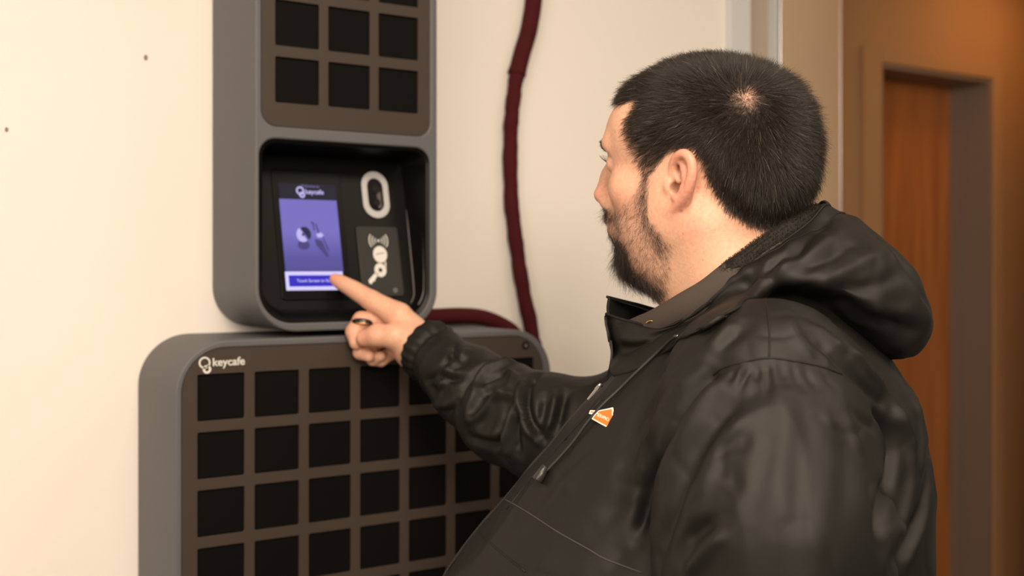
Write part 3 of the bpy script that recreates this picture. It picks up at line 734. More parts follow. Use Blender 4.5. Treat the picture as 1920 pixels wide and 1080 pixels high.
# ---- hair: strands rooted on the scalp
def hairmat(name, col_, grey=.0):
    m = bpy.data.materials.new(name); m.use_nodes = True; nt = m.node_tree; b = nt.nodes['Principled BSDF']; Lk = nt.links.new
    b.inputs['Roughness'].default_value = .36; b.inputs['Specular IOR Level'].default_value = .45
    hi = nt.nodes.new('ShaderNodeHairInfo'); cr = nt.nodes.new('ShaderNodeValToRGB'); e = cr.color_ramp.elements; cr.color_ramp.interpolation = 'LINEAR'
    e[0].position = 0; e[0].color = (*[c*.55 for c in col_], 1); e[1].position = .93-grey; e[1].color = (*[c*1.7 for c in col_], 1)
    if grey:
        g = cr.color_ramp.elements.new(.985-grey*.5); g.color = (*[c*2.2 for c in col_], 1); g2 = cr.color_ramp.elements.new(1.); g2.color = (.30, .27, .22, 1)
    Lk(hi.outputs['Random'], cr.inputs[0]); Lk(cr.outputs[0], b.inputs['Base Color']); return m
def strands(name, S, rad, m, parent=None, taper=.35):
    """S: strands x points x 3 in camera axes"""
    ns, npt = S.shape[:2]; hc = bpy.data.hair_curves.new(name); hc.add_curves([npt]*ns)
    hc.points.foreach_set('position', to_person(S.reshape(-1, 3)).astype(f32).ravel())
    r = np.broadcast_to(np.asarray(rad)[:, None]*np.linspace(1, taper, npt)[None], (ns, npt))
    a = hc.attributes.get('radius') or hc.attributes.new('radius', 'FLOAT', 'POINT'); a.data.foreach_set('value', r.astype(f32).ravel())
    hc.materials.append(m); o = bpy.data.objects.new(name, hc); o['kind'] = 'stuff'; return link(o, parent or person)
TRI = np.concatenate([HQ[:, [0, 1, 2]], HQ[:, [0, 2, 3]]])
def scatter(wv, n):
    """n random points on the head, weighted per vertex"""
    a, b, c = HV[TRI[:, 0]], HV[TRI[:, 1]], HV[TRI[:, 2]]
    ar = np.linalg.norm(np.cross(b-a, c-a), axis=1)*wv[TRI].mean(1); t = rng.choice(len(TRI), n, p=ar/ar.sum())
    u, v = rng.random(n), rng.random(n); f = u+v > 1; u[f], v[f] = 1-u[f], 1-v[f]; w = 1-u-v
    T = TRI[t]; mixv = lambda X: X[T[:, 0]]*w[:, None]+X[T[:, 1]]*u[:, None]+X[T[:, 2]]*v[:, None]
    N = mixv(HN); return mixv(HV), N/np.linalg.norm(N, axis=1)[:, None]
def grow(P, N, Dr, ln, lift, droop, npt=5, jit=.15):
    """strands leaving along Dr, lifted off the skin by lift, laying back down by droop"""
    T = Dr-N*(Dr*N).sum(1)[:, None]; T /= np.linalg.norm(T, axis=1)[:, None]+1e-9; S = [P-N*.0006]; p = P.copy()
    T = T+rng.normal(0, jit, T.shape); step = (ln/(npt-1))[:, None]
    for k in range(npt-1):
        a = lift-droop*k/(npt-2); d = T*np.cos(a)[:, None]+N*np.sin(a)[:, None]; d /= np.linalg.norm(d, axis=1)[:, None]; p = p+d*step; S.append(p)
    return np.stack(S, 1)
def nape(P):       # 0 at the clipped edges, 1 deep in the hair
    return sstep(.0, .045, polydist(P[:, 1:], np.array(SCALP[2:22])))
n = 78000
P, N = scatter(sw*(.55+.45*sstep(.002, .020, dW)), n)
rad = P-WH; rd = np.linalg.norm(rad, axis=1)[:, None]; Dr = rad/(rd+1e-6)
swirl = np.cross(N, Dr); Dr = Dr+.5*np.exp(-(rd/.035)**2)*swirl
low = sstep(.05, -.02, P[:, 2])[:, None]; Dr = Dr*(1-.35*low)+low*np.array([0, .12, -.6])
side = sstep(.045, .07, np.abs(P[:, 0]))[:, None]; Dr = Dr+.35*side*np.array([0, .35, -.35])
Dr += rng.normal(0, 1, (n, 3))*.9*np.exp(-(rd/.013)**2)
Dr += .35*np.stack([vnoise(P, 60, 11), vnoise(P, 60, 12), vnoise(P, 60, 13)], 1)
nz = nape(P); clump = vnoise(P, 160, 5)
front = sstep(.03, .07, P[:, 1])*sstep(.06, .08, P[:, 2])
ln = (.0065+.0115*nz+.007*front)*(1+.22*rng.normal(0, 1, n).clip(-2, 2)); ln *= np.where(rd[:, 0] < .012, .8, 1)*(1-.38*sstep(.095, .128, P[:, 2]))
lift = np.radians(20+30*nz)*(1+.15*clump)+rng.normal(0, .10, n)+.10*front
lift = np.where(rd[:, 0] < .02, lift*.75, lift)
HAIR = hairmat('dark_brown_hair', (.0140, .0100, .0072), .012)
SH = h2c(grow(P, N, Dr, ln, lift, np.radians(26)*np.ones(n), 5, .16))
hair = strands('hair', SH, np.full(n, .00013), HAIR)

# ---- beard, brows, lashes
n = 12500
bw = beard_w(HV); P, N = scatter(bw*beard_dense(HV), n)
Dr = np.tile(np.array([0, .10, -1.]), (n, 1)); ch = sstep(-.07, -.09, P[:, 2])[:, None]; Dr = Dr+ch*np.array([0, .35, .0])
un = sstep(-.098, -.112, P[:, 2])[:, None]; Dr = Dr*(1-un)+un*np.array([0, -.25, -.8])
mo = (sstep(.078, .09, P[:, 1])*sstep(-.052, -.046, P[:, 2]))[:, None]; Dr = Dr+mo*np.stack([np.sign(P[:, 0])*1.2, 0*P[:, 0], 0*P[:, 0]], 1)
bk = sstep(.040, .015, P[:, 1])[:, None]*sstep(-.045, -.06, P[:, 2])[:, None]; Dr = Dr+bk*np.array([0, -.9, .1])
Dr += .55*np.stack([vnoise(P, 110, 21), vnoise(P, 110, 22), vnoise(P, 110, 23)], 1)
ln = (.0055+.006*beard_dense(P))*(1+.3*rng.normal(0, 1, n).clip(-2, 2)); ln *= 1+.5*ch[:, 0]*sstep(.05, .07, P[:, 1])
SB = h2c(grow(P, N, Dr, ln, np.radians(26)+rng.normal(0, .2, n), np.radians(20)*np.ones(n), 5, .32))
BEARDM = hairmat('dark_beard', (.017, .011, .008))
strands('beard', SB, np.full(n, .000085), BEARDM)
browp = np.exp(-(polydist(cz, np.array([(.012, .097, .0335), (.024, .0945, .0385), (.037, .086, .0390), (.046, .0765, .0365), (.0535, .066, .0315)]))/.0050)**2)
n = 2600; P, N = scatter(browp*(browp > .3), n); sg = np.sign(P[:, :1])
Dr = np.concatenate([sg*1.0, np.full((n, 1), -.35), .35-P[:, :1]*sg*9], 1)
strands('eyebrow', h2c(grow(P, N, Dr, rng.uniform(.006, .010, n), np.full(n, .35), np.full(n, .3), 4, .15)), np.full(n, .00009), BEARDM)
L = []
for sx in (1, -1):
    for up in (1,):
        for a in np.linspace(-.95, .95, 46 if up > 0 else 30):
            th = a+rng.normal(0, .03); o = np.array([sx*.0325+sx*.0125*math.sin(th), .0775+.0125*math.cos(th)*1.0, .0155+up*.0028*math.cos(a*1.3)])
            dv = np.array([sx*math.sin(th)*.8, .9, up*.55]); dv /= np.linalg.norm(dv); le = (.0085 if up > 0 else .0032)*(1+rng.normal(0, .12))
            L.append([o+dv*le*t+np.array([0, 0, up*.0030*t*t]) for t in (0, .35, .7, 1)])
strands('eyelashes', h2c(np.array(L)), np.full(len(L), .00009), BEARDM)

# ---- ring on the curled finger and a nail
rc = A(681, 608, 1.7675); ra = np.array([.10, .35, .95]); ra /= np.linalg.norm(ra)
u1 = np.cross(ra, [0, 1, 0]); u1 /= np.linalg.norm(u1); u2 = np.cross(ra, u1)
M['ring'] = mat('black_ring_band', (.010, .010, .010), .18, spec=.6)
RP = [rc+.0158*(math.cos(t)*u1+math.sin(t)*u2) for t in np.linspace(0, 2*math.pi, 36, endpoint=False)]
ring = ptube('ring', RP, .0030, M['ring'], closed=True, n=10, up=ra, flat=1.5); ring['label'] = 'black ring band with gold edge'
RP = [rc-.0030*ra+.0160*(math.cos(t)*u1+math.sin(t)*u2) for t in np.linspace(0, 2*math.pi, 36, endpoint=False)]
re = tube('gold_edge', to_person(np.array(RP)), .0019, M['brass'], ring, closed=True, n=8, up=ra)

# ---- jacket: trunk and sleeves as one field
def nylon(name='black_nylon', col=(.0066, .0060, .0052)):
    m = mat(name, col, .40, spec=.29); nt = m.node_tree; b = nt.nodes['Principled BSDF']; Lk = nt.links.new
    tc = nt.nodes.new('ShaderNodeTexCoord')
    n1 = nt.nodes.new('ShaderNodeTexNoise'); n1.inputs['Scale'].default_value = 15; n1.inputs['Detail'].default_value = 5; n1.inputs['Distortion'].default_value = 1.2; Lk(tc.outputs['Object'], n1.inputs['Vector'])
    n2 = nt.nodes.new('ShaderNodeTexNoise'); n2.inputs['Scale'].default_value = 900; Lk(tc.outputs['Object'], n2.inputs['Vector'])
    b1 = nt.nodes.new('ShaderNodeBump'); b1.inputs['Strength'].default_value = .09; b1.inputs['Distance'].default_value = .006; Lk(n1.outputs[0], b1.inputs['Height'])
    b2 = nt.nodes.new('ShaderNodeBump'); b2.inputs['Strength'].default_value = .15; b2.inputs['Distance'].default_value = .0005; Lk(n2.outputs[0], b2.inputs['Height']); Lk(b1.outputs[0], b2.inputs['Normal'])
    Lk(b2.outputs[0], b.inputs['Normal'])
    n3 = nt.nodes.new('ShaderNodeTexNoise'); n3.inputs['Scale'].default_value = 9; n3.inputs['Detail'].default_value = 6; Lk(tc.outputs['Object'], n3.inputs['Vector'])
    r = nt.nodes.new('ShaderNodeMapRange'); r.inputs[3].default_value = .50; r.inputs[4].default_value = .66; Lk(n3.outputs[0], r.inputs[0]); Lk(r.outputs[0], b.inputs['Roughness'])
    return m
M['nylon'] = nylon()
PROF = np.array([  # u, front, back, half width
    (-.02, .010, -.080, .060), (-.06, .070, -.118, .105), (-.10, .122, -.160, .165), (-.152, .171, -.192, .190), (-.20, .212, -.203, .198), (-.243, .248, -.208, .205),
    (-.31, .305, -.208, .218), (-.378, .355, -.206, .234), (-.45, .380, -.200, .246), (-.55, .370, -.198, .265), (-.66, .320, -.200, .262), (-.74, .290, -.200, .255)])
J = Vol(np.array([-.20, .93, -.80]), np.array([.62, 1.83, .0]), .0032, .06)
def trunk(X, Y, Z):
    x, y = X-C0[0], Y-C0[1]; l = x*BL[0]+y*BL[1]; f = x*BF[0]+y*BF[1]; zz = Z[0, 0, :][::-1]; P_ = PROF[::-1]
    ip = lambda k: np.interp(Z[0, 0, :], P_[:, 0], P_[:, k]).astype(f32)[None, None, :]
    a, b_, w = ip(1), ip(2), ip(3); c = (a+b_)/2-.02; s = np.where(f > c, a-c, c-b_); q = np.abs(l)/w; g = np.abs(f-c)/s
    d = ((q**2.3+g**2.3)**(1/2.3)-1)*np.minimum(w, s)*.9
    return np.maximum(d, np.maximum(Z+.03, -.745-Z))
J.op(trunk, np.array([-.2, .95, -.76]), np.array([.6, 1.7, -.01]), .01, pad=.03)
J.cap(body(0, -.045, -.100), body(.155, -.03, -.130), .060, .086, .05).cap(body(0, -.045, -.100), body(-.16, 0, -.135), .060, .076, .05)
J.chain([body(.165, -.022, -.138), body(.200, -.027, -.19)], [.100, .106], .03)
J.chain([body(.200, -.027, -.19), body(.232, -.032, -.25), body(.248, -.034, -.40), body(.252, -.005, -.47), body(.25, .05, -.60), body(.25, .066, -.655)], [.106, .112, .110, .100, .072, .050], .009)
RA = [np.array([.285, 1.485, -.135]), A(1165, 812, 1.52), A(1025, 802, 1.545), A(948, 776, 1.60), A(884, 727, 1.66), A(800, 655, 1.735), A(770, 631, 1.762)]
J.chain(RA, [.080, .074, .070, .064, .0535, .0415, .040], .025)
cn = A(792, 656, 1.738); ax = (RA[6]-RA[5]); ax /= np.linalg.norm(ax)
J.op(lambda X, Y, Z: -((X-cn[0])*ax[0]+(Y-cn[1])*ax[1]+(Z-cn[2])*ax[2]), cn-.09, cn+.09, .004, 'cut', pad=.0)
JV, JQ = J.mesh(); JV = relax(JV, JQ, 4, .5); JN = vnormals(JV, JQ); JT = bvh(JV, JQ)

# folds: (height mm, half width mm, points of the photograph lying along the fold)
FOLDS = [
 # right sleeve, gathered in rings up to the elbow
 (-7, 8, [(858, 752), (863, 733), (871, 717), (890, 697), (918, 683), (954, 673)]), (6, 7, [(880, 785), (883, 765), (893, 739), (897, 714), (915, 695), (956, 682)]),
 (-6, 6, [(902, 720), (912, 712), (924, 706), (949, 696)]), (5, 6, [(950, 695), (962, 706), (958, 722), (948, 739), (936, 745)]),
 (6, 7, [(879, 785), (899, 784), (915, 767), (935, 747), (972, 741)]), (-6, 8, [(905, 752), (912, 735), (935, 725)]),
 (-8, 7, [(1005, 700), (991, 717), (987, 739), (989, 772), (1002, 803), (1018, 820)]), (7, 7, [(985, 715), (978, 744), (981, 778), (991, 805), (1008, 824)]),
 (6, 6, [(1042, 740), (1036, 778), (1026, 811)]), (-5, 7, [(1024, 745), (1018, 775), (1014, 800)]), (-6, 7, [(1062, 735), (1052, 770), (1045, 800)]),
 (-7, 8, [(953, 758), (945, 794), (939, 822), (941, 860)]), (6, 7, [(970, 757), (956, 790), (950, 826), (957, 860)]), (-5, 6, [(972, 775), (968, 810), (972, 850)]),
 (-5, 7, [(880, 820), (905, 830), (940, 835)]), (4, 9, [(890, 800), (915, 812), (945, 815)]),
 (-5, 5, [(798, 716), (812, 700), (830, 680), (853, 646)]), (5, 7, [(818, 742), (832, 715), (850, 690), (872, 660)]), (-4, 6, [(840, 655), (852, 672), (872, 678)]),
 (-4, 6, [(800, 722), (815, 735), (835, 728)]), (4, 7, [(790, 745), (815, 758), (845, 760)]), (-5, 6, [(838, 775), (850, 760), (856, 740)]),
 (-4, 5, [(820, 705), (845, 712), (868, 708)]), (3, 5, [(830, 690), (850, 700), (868, 696)]),
 # chest and left sleeve
 (-12, 9, [(1352, 690), (1322, 712), (1290, 752), (1262, 800), (1240, 850), (1221, 905), (1207, 960), (1196, 1010)]),
 (8, 13, [(1306, 689), (1268, 740), (1238, 800), (1208, 868), (1195, 920)]), (7, 12, [(1372, 705), (1330, 742), (1298, 790), (1268, 850), (1240, 920)]),
 (-9, 13, [(1412, 750), (1385, 760), (1360, 776), (1334, 808), (1312, 840), (1298, 868), (1280, 905), (1266, 945), (1250, 990), (1238, 1035)]),
 (6, 12, [(1404, 772), (1380, 800), (1352, 840), (1330, 890), (1300, 950)]), (-6, 9, [(1390, 830), (1372, 836), (1355, 850), (1345, 880)]),
 (-9, 10, [(1356, 976), (1338, 984), (1318, 992), (1298, 1008), (1280, 1034)]), (7, 9, [(1362, 985), (1340, 1012), (1318, 1040), (1286, 1080)]),
 (3.5, 20, [(1440, 765), (1430, 830), (1420, 890), (1402, 945), (1366, 985)]), (-3, 12, [(1446, 790), (1436, 850), (1424, 905), (1410, 950), (1396, 990)]),
 (-4, 8, [(1366, 884), (1378, 912), (1372, 930)]), (2, 14, [(1470, 720), (1474, 800), (1468, 900), (1462, 1000)]), (-1.5, 12, [(1500, 735), (1506, 830), (1500, 930), (1496, 1040)]),
 (1.5, 14, [(1540, 760), (1552, 850), (1545, 960), (1540, 1060)]), (-1.5, 12, [(1575, 800), (1585, 880), (1578, 980)]),
 (-3.5, 4.5, [(1382, 690), (1368, 722)]), (3, 4, [(1394, 688), (1380, 722)]), (-3.5, 4.5, [(1408, 686), (1384, 730)]), (-3.5, 4.5, [(1424, 682), (1416, 718)]), (-3.5, 4, [(1439, 680), (1442, 740)]),
 (-3.5, 4.5, [(1462, 680), (1474, 716)]), (-3.5, 4.5, [(1484, 683), (1502, 728)]), (-3, 4.5, [(1506, 688), (1530, 726)]), (-3, 4.5, [(1540, 696), (1566, 728)]),
 (3, 6, [(1540, 770), (1556, 792), (1575, 800)]), (4, 8, [(1580, 770), (1600, 820), (1615, 860)]), (-4, 7, [(1600, 770), (1625, 790), (1645, 800)]),
 # back of the armhole
 (-12, 10, [(1640, 765), (1658, 796), (1669, 830), (1671, 868), (1666, 905), (1658, 945), (1653, 984), (1656, 1020)]), (7, 10, [(1664, 764), (1684, 796), (1698, 832), (1706, 880), (1703, 925), (1688, 975), (1668, 1012)]),
 (-6, 8, [(1528, 632), (1562, 668), (1600, 704), (1634, 736), (1660, 764)]), (6, 8, [(1588, 652), (1615, 682), (1642, 716), (1668, 762), (1688, 800), (1706, 850)]),
 (5, 9, [(1520, 600), (1558, 634), (1590, 668)]), (-5, 8, [(1716, 735), (1733, 775), (1741, 820), (1740, 880), (1732, 935), (1712, 1000), (1690, 1050)]), (5, 9, [(1700, 720), (1720, 770), (1726, 830), (1722, 900)]),
 (-5, 9, [(1720, 960), (1700, 1010), (1672, 1060)]), (6, 9, [(1742, 900), (1732, 960), (1712, 1020), (1690, 1070)]),
 # breast: pulls running from the shoulder towards the zip
 (4, 16, [(1300, 650), (1250, 720), (1215, 790)]), (-4, 14, [(1270, 660), (1225, 725), (1190, 790), (1175, 850)]), (3.5, 18, [(1180, 800), (1150, 880), (1130, 950)]),
 (-3, 14, [(1240, 700), (1222, 745)]), (-4, 12, [(1180, 930), (1150, 960), (1120, 985)]), (4, 14, [(1100, 870), (1050, 930), (1000, 985)]), (-4, 15, [(1190, 1000), (1160, 1040), (1130, 1070)]),
 (5, 9, [(1375, 600), (1345, 640), (1320, 668)]), (-4, 8, [(1400, 612), (1366, 640), (1345, 662)]), (4, 9, [(1470, 590), (1500, 640), (1540, 680)]), (-3.5, 9, [(1500, 585), (1540, 615), (1580, 655)]),
]
def dense(P, n=6):
    return spline(np.array(P, float), max(2, (len(P)-1)*n+1))
DISP = np.zeros(len(JV))
def add_fold(V, acc, pts, h, r):
    lo, hi = pts.min(0)-3*r, pts.max(0)+3*r; s = np.where(((V > lo) & (V < hi)).all(1))[0]
    if not len(s): return
    d = polydist(V[s], pts); t = np.minimum(np.linalg.norm(V[s]-pts[0], axis=1), np.linalg.norm(V[s]-pts[-1], axis=1))
    acc[s] += h*np.exp(-(d/r)**2)*(.35+.65*sstep(0, 2.2*r, t))
for h, r, P in FOLDS:
    Q = [hit(JT, *p)[0] for p in dense(P)]; Q = np.array([q for q in Q if q is not None])
    if len(Q) > 1:
        keep = np.r_[True, np.linalg.norm(np.diff(Q, axis=0), axis=1) < .06]; add_fold(JV, DISP, Q[keep], h*(1.75e-3 if P[0][0] < 1075 else 1e-3), r*1e-3*.85)
# cuff gathers and soft all-over crumple
ca_ = (JV-cn)@ax; inr = (ca_ > -.034) & (np.linalg.norm(JV-cn, axis=1) < .08)
e1 = np.cross(ax, [0, 0, 1]); e1 /= np.linalg.norm(e1); e2_ = np.cross(ax, e1); an = np.arctan2((JV-cn)@e2_, (JV-cn)@e1)
DISP += np.where(inr, .0009*np.sin(an*17+2*vnoise(JV, 40, 31))*sstep(-.034, -.026, ca_)-.0035*np.exp(-((ca_+.030)/.006)**2), 0)
st = JV*np.array([1, 1, .45]); DISP += .0020*vnoise(st, 15, 41)+.0008*vnoise(JV*np.array([1, 1, .6]), 38, 42)
rdg = lambda P, s, sd: np.clip(1-np.abs(vnoise(P, s, sd))*2.2, 0, 1)**2
DISP += .0022*rdg(JV*np.array([1, 1, .55])+.02*np.stack([vnoise(JV, 12, 46), vnoise(JV, 12, 47), vnoise(JV, 12, 48)], 1), 13, 44)-.0013*rdg(JV+.015*np.stack([vnoise(JV, 20, 49)]*3, 1), 24, 45)
lf = (JV-C0)@BF; ll = (JV-C0)@BL
sl_r = ((JV-A(950, 775, 1.6))**2).sum(1) < .20**2
DISP += np.where(sl_r & (ll < -.03), .0012*vnoise(JV, 30, 43), 0)
JV2 = JV+JN*DISP[:, None]; JV2 = relax(JV2, JQ, 1, .2)
jacket = pmesh('jacket', JV2, JQ, M['nylon']); JT = bvh(JV2, JQ); jacket['label'] = 'black nylon jacket'
def on(px, py, lift=.001, tree=None):
    q, nn = hit(tree or JT, px, py)
    return None if q is None else q+nn*lift
def sub(parent):       # children of a part sit in the same axes as the part (all parts have the person's origin)
    return parent

# ---- hood and stand-up collar, one sheet swept from the zip round the back of the neck
def c2b(P): d = np.asarray(P)-C0; return np.stack([d@BL, d@BF, d[..., 2]], -1)
def b2c(P): P = np.asarray(P); return C0+P[..., :1]*BL+P[..., 1:2]*BF+P[..., 2:]*BU
ST = [[(1136, 589, .004), (1133, 602, .004), (1137, 628, .004), (1143, 660, .004), (1152, 706, .002)],
      [(1180, 603, .034), (1174, 613, .040), (1172, 633, .044), (1178, 660, .045), (1192, 694, .040)],
      [(1240, 612, .064), (1235, 619, .071), (1236, 632, .074), (1242, 648, .073), (1254, 660, .066)],
      [(1300, 582, .084), (1299, 590, .093), (1302, 603, .098), (1308, 615, .098), (1316, 622, .088)],
      [(1359, 522, .090), (1361, 532, .103), (1368, 552, .111), (1376, 570, .112), (1384, 579, .100)],
      [(1425, 478, .086), (1430, 491, .106), (1440, 515, .121), (1449, 540, .122), (1454, 555, .106)],
      [(1480, 445, .068), (1498, 462, .100), (1520, 503, .128), (1532, 540, .130), (1524, 557, .112)],
      [(1520, 414, .044), (1560, 441, .082), (1598, 492, .114), (1618, 556, .120), (1594, 578, .102)],
      [(1545, 386, .018), (1602, 424, .045), (1664, 480, .078), (1700, 575, .088), (1664, 625, .078)],
      [(1556, 387, -.012), (1628, 424, -.006), (1697, 485, .010), (1754, 606, .022), (1714, 668, .026)]]
def clear(p, gap):
    q = pxl(*p); h, _n = hit(JT, p[0], p[1])
    if h is not None and gap < .003: return q*((h[1]-gap)/q[1])
    return q if h is None or h[1] > q[1]+gap else q*((h[1]-gap)/q[1])
NEAR = np.array([[clear(p, g) for p, g in zip(s, (.004, .007, .008, .006, .001))] for s in ST]); NB = c2b(NEAR); FARB = NB[::-1][1:].copy(); FARB[..., 0] *= -1
FARB[:, 0, 2] += .006; FARB[-3:, :4, 2] += np.array([.006, .012, .014])[:, None]; MIDS = np.concatenate([NB, FARB])
und = MIDS[:, -1:].copy(); und[..., 0] *= .72; und[..., 1] = -.03+(und[..., 1]+.03)*.72; und[..., 2] -= .006
MIDS = np.concatenate([MIDS, und], 1)
GS = b2c(np.array(spline(spline(MIDS, 260).transpose(1, 0, 2), 90)).transpose(1, 0, 2))      # 260 x 90 x 3
ns, nt_ = GS.shape[:2]; i, j = np.meshgrid(np.arange(ns-1), np.arange(nt_-1), indexing='ij')
SQ = np.stack([i*nt_+j, (i+1)*nt_+j, (i+1)*nt_+j+1, i*nt_+j+1], -1).reshape(-1, 4)
SV = GS.reshape(-1, 3); SN = vnormals(SV, SQ)
if ((SN*(SV-body(0, -.03, -.05))).sum(1)).mean() < 0: SQ = SQ[:, ::-1]; SN = -SN
HTr = bvh(SV, SQ)
HF_ = [(-5, 7, [(1560, 400), (1520, 445), (1475, 480), (1430, 512), (1380, 545)]), (4, 7, [(1585, 425), (1540, 462), (1490, 492), (1440, 525)]), (-4, 6, [(1610, 452), (1560, 480), (1505, 505)]),
       (4, 8, [(1650, 470), (1590, 505), (1520, 530)]), (-4, 7, [(1690, 510), (1630, 540), (1560, 548)]), (4, 8, [(1720, 580), (1670, 585), (1620, 572)]), (-4, 7, [(1735, 620), (1690, 615), (1650, 600)]),
       (-4, 5, [(1330, 575), (1290, 600), (1240, 628), (1190, 665), (1158, 692)]), (3, 5, [(1345, 560), (1300, 590), (1255, 612)]), (-4, 6, [(1420, 500), (1400, 525), (1390, 548)]), (4, 6, [(1450, 480), (1432, 505), (1420, 535)]),
       (3, 6, [(1480, 455), (1470, 490), (1465, 520)]), (-3, 6, [(1505, 440), (1500, 470), (1490, 500)]), (-5, 6, [(1640, 432), (1685, 480), (1712, 530), (1740, 575)]), (3, 5, [(1655, 450), (1700, 510), (1722, 560)]),
       (3, 7, [(1160, 620), (1190, 640), (1215, 640)]), (-3, 7, [(1150, 650), (1180, 655), (1220, 645)])]
HD = np.zeros(len(SV))
for h, r, P in HF_:
    Q = [hit(HTr, *p)[0] for p in dense(P)]; Q = np.array([q for q in Q if q is not None])
    if len(Q) > 1: add_fold(SV, HD, Q, h*1e-3, r*1e-3)
wgt = np.tile(sstep(0, .12, np.linspace(0, 1, nt_)), ns)*np.tile(1-sstep(.86, 1, np.linspace(0, 1, nt_))*.7, ns)
HD += (.0028*vnoise(SV, 26, 51)+.0012*vnoise(SV, 52, 52)+.0024*rdg(SV+.02*np.stack([vnoise(SV, 18, 53)]*3, 1), 17, 54)-.0018*rdg(SV, 31, 55))*wgt
SV2 = SV+SN*HD[:, None]
for a in range(len(SV2)):
    w_ = 1-float(sstep(.62, .86, (a % nt_)/nt_))
    if w_ > 0:
        c, nn, _i, d = JT.find_nearest(Vector(SV2[a]), .03)
        if c is not None:
            s_ = (Vector(SV2[a])-c).dot(nn)
            if s_ < .0035: SV2[a] = SV2[a]+np.array(nn)*(.0035-s_)*w_
SV2 = relax(SV2, SQ, 3, .4); SN = vnormals(SV2, SQ)
hood = pmesh('hood', SV2, SQ, M['nylon']); hood['label'] = 'black hood folded down on the back'
sm = hood.modifiers.new('thickness', 'SOLIDIFY'); sm.thickness = .003; sm.offset = -1
HTr = bvh(SV2, SQ)
rim_ = tube('hem', to_person(GS[:, 0]+np.array([0, 0, .0003])), .0017, M['nylon'], hood, n=6)
tube('stitching', to_person(np.array([SV2[a*nt_+7]+SN[a*nt_+7]*.0004 for a in range(40, 222)])), .0005, M['nylon'], hood, n=5)
# hood lining: fleece inside the edge at the back, running down into the collar
EB = c2b(GS[:, 0]); t_in = []
for q, kk in ((0., 0), (.12, -.006), (.30, -.018), (.48, -.045), (.6, -.09)):
    e = EB.copy(); e[:, 0] *= 1-q; e[:, 1] = -.025+(e[:, 1]+.025)*(1-q); e[:, 2] += kk-.0015; t_in.append(b2c(e))
LN = np.stack(t_in, 1); LN = np.array(spline(LN.transpose(1, 0, 2), 14)).transpose(1, 0, 2); m_ = LN.shape[1]
i, j = np.meshgrid(np.arange(ns-1), np.arange(m_-1), indexing='ij'); LQ = np.stack([i*m_+j, i*m_+j+1, (i+1)*m_+j+1, (i+1)*m_+j], -1).reshape(-1, 4)
M['fleece'] = mat('dark_grey_fleece', (.026, .024, .021), .95, spec=.1, noise=.3, nscale=500, bump=.8, bscale=700)
M['cotton'] = mat('dark_brown_grey_cotton', (.060, .049, .042), .9, spec=.15, noise=.10, nscale=700, bump=.35, bscale=1200)
lining = pmesh('lining', LN.reshape(-1, 3), LQ, M['fleece'], hood)
def mir(P): b = c2b(np.asarray(P)); b = b.copy(); b[:, 0] *= -1; return b2c(b)
# sweatshirt collar: a soft roll between neck and jacket
near = [(1190, 622, .006), (1216, 610, .034), (1252, 590, .060), (1298, 565, .080), (1344, 536, .088), (1392, 500, .084), (1440, 468, .070), (1490, 434, .044), (1528, 408, .012)]
NP = np.array([pxl(*p) for p in near]); RC = np.concatenate([NP, mir(NP)[::-1]])
RC = spline(np.concatenate([RC, RC[:1]]), 160)[:-1]
rad = .0145+.0012*vnoise(RC, 30, 61)
ptube('sweatshirt_collar', RC-np.array([0, 0, .003]), rad, M['cotton'], closed=True, n=22, up=(0, 0, 1), flat=1.25)
M['eyelet'] = M['brass']
eq = pxl(1222, 605, .055)
# fleece roll along the back of the neck with its pile
near = [(1338, 532, .086), (1362, 512, .089), (1392, 492, .088), (1420, 470, .080), (1450, 449, .069), (1484, 426, .050), (1512, 409, .028), (1528, 400, .006)]
NP = np.array([pxl(*p) for p in near]); RF = spline(np.concatenate([NP, mir(NP)[::-1][1:]]), 130)
fr = .0105*np.clip(np.minimum(np.arange(130), 129-np.arange(130))/14., .15, 1)**.5
Vf, Ff = tube_arrays(RF+np.array([0, 0, -.001]), fr, 16, up=(0, 0, 1))
fl = mesh_obj('fleece_roll', to_person(np.array(Vf)), Ff, M['fleece'], hood, True)
VA = np.array(Vf); ctr = np.repeat(RF+np.array([0, 0, -.001]), 16, 0); nr = VA-ctr; nr /= np.linalg.norm(nr, axis=1)[:, None]
n = 9000; k = rng.integers(0, len(VA)-17, n); w1 = rng.random((n, 1)); w2 = rng.random((n, 1)); p0 = VA[k]*(1-w1)+VA[k+16]*w1; p0 = p0*(1-w2*.5)+VA[k+1]*w2*.5; d0 = nr[k]+rng.normal(0, .55, (n, 3))
d0 /= np.linalg.norm(d0, axis=1)[:, None]; d1 = d0+rng.normal(0, .9, (n, 3)); d1 /= np.linalg.norm(d1, axis=1)[:, None]
FS = np.stack([p0, p0+d0*.0013, p0+d0*.0018+d1*.0011, p0+d0*.0017+d1*.0022], 1)
M['pile'] = mat('fleece_pile', (.030, .027, .023), .9, spec=.1)
strands('fleece_pile', FS, np.full(n, .00022), M['pile'], hood, .6)

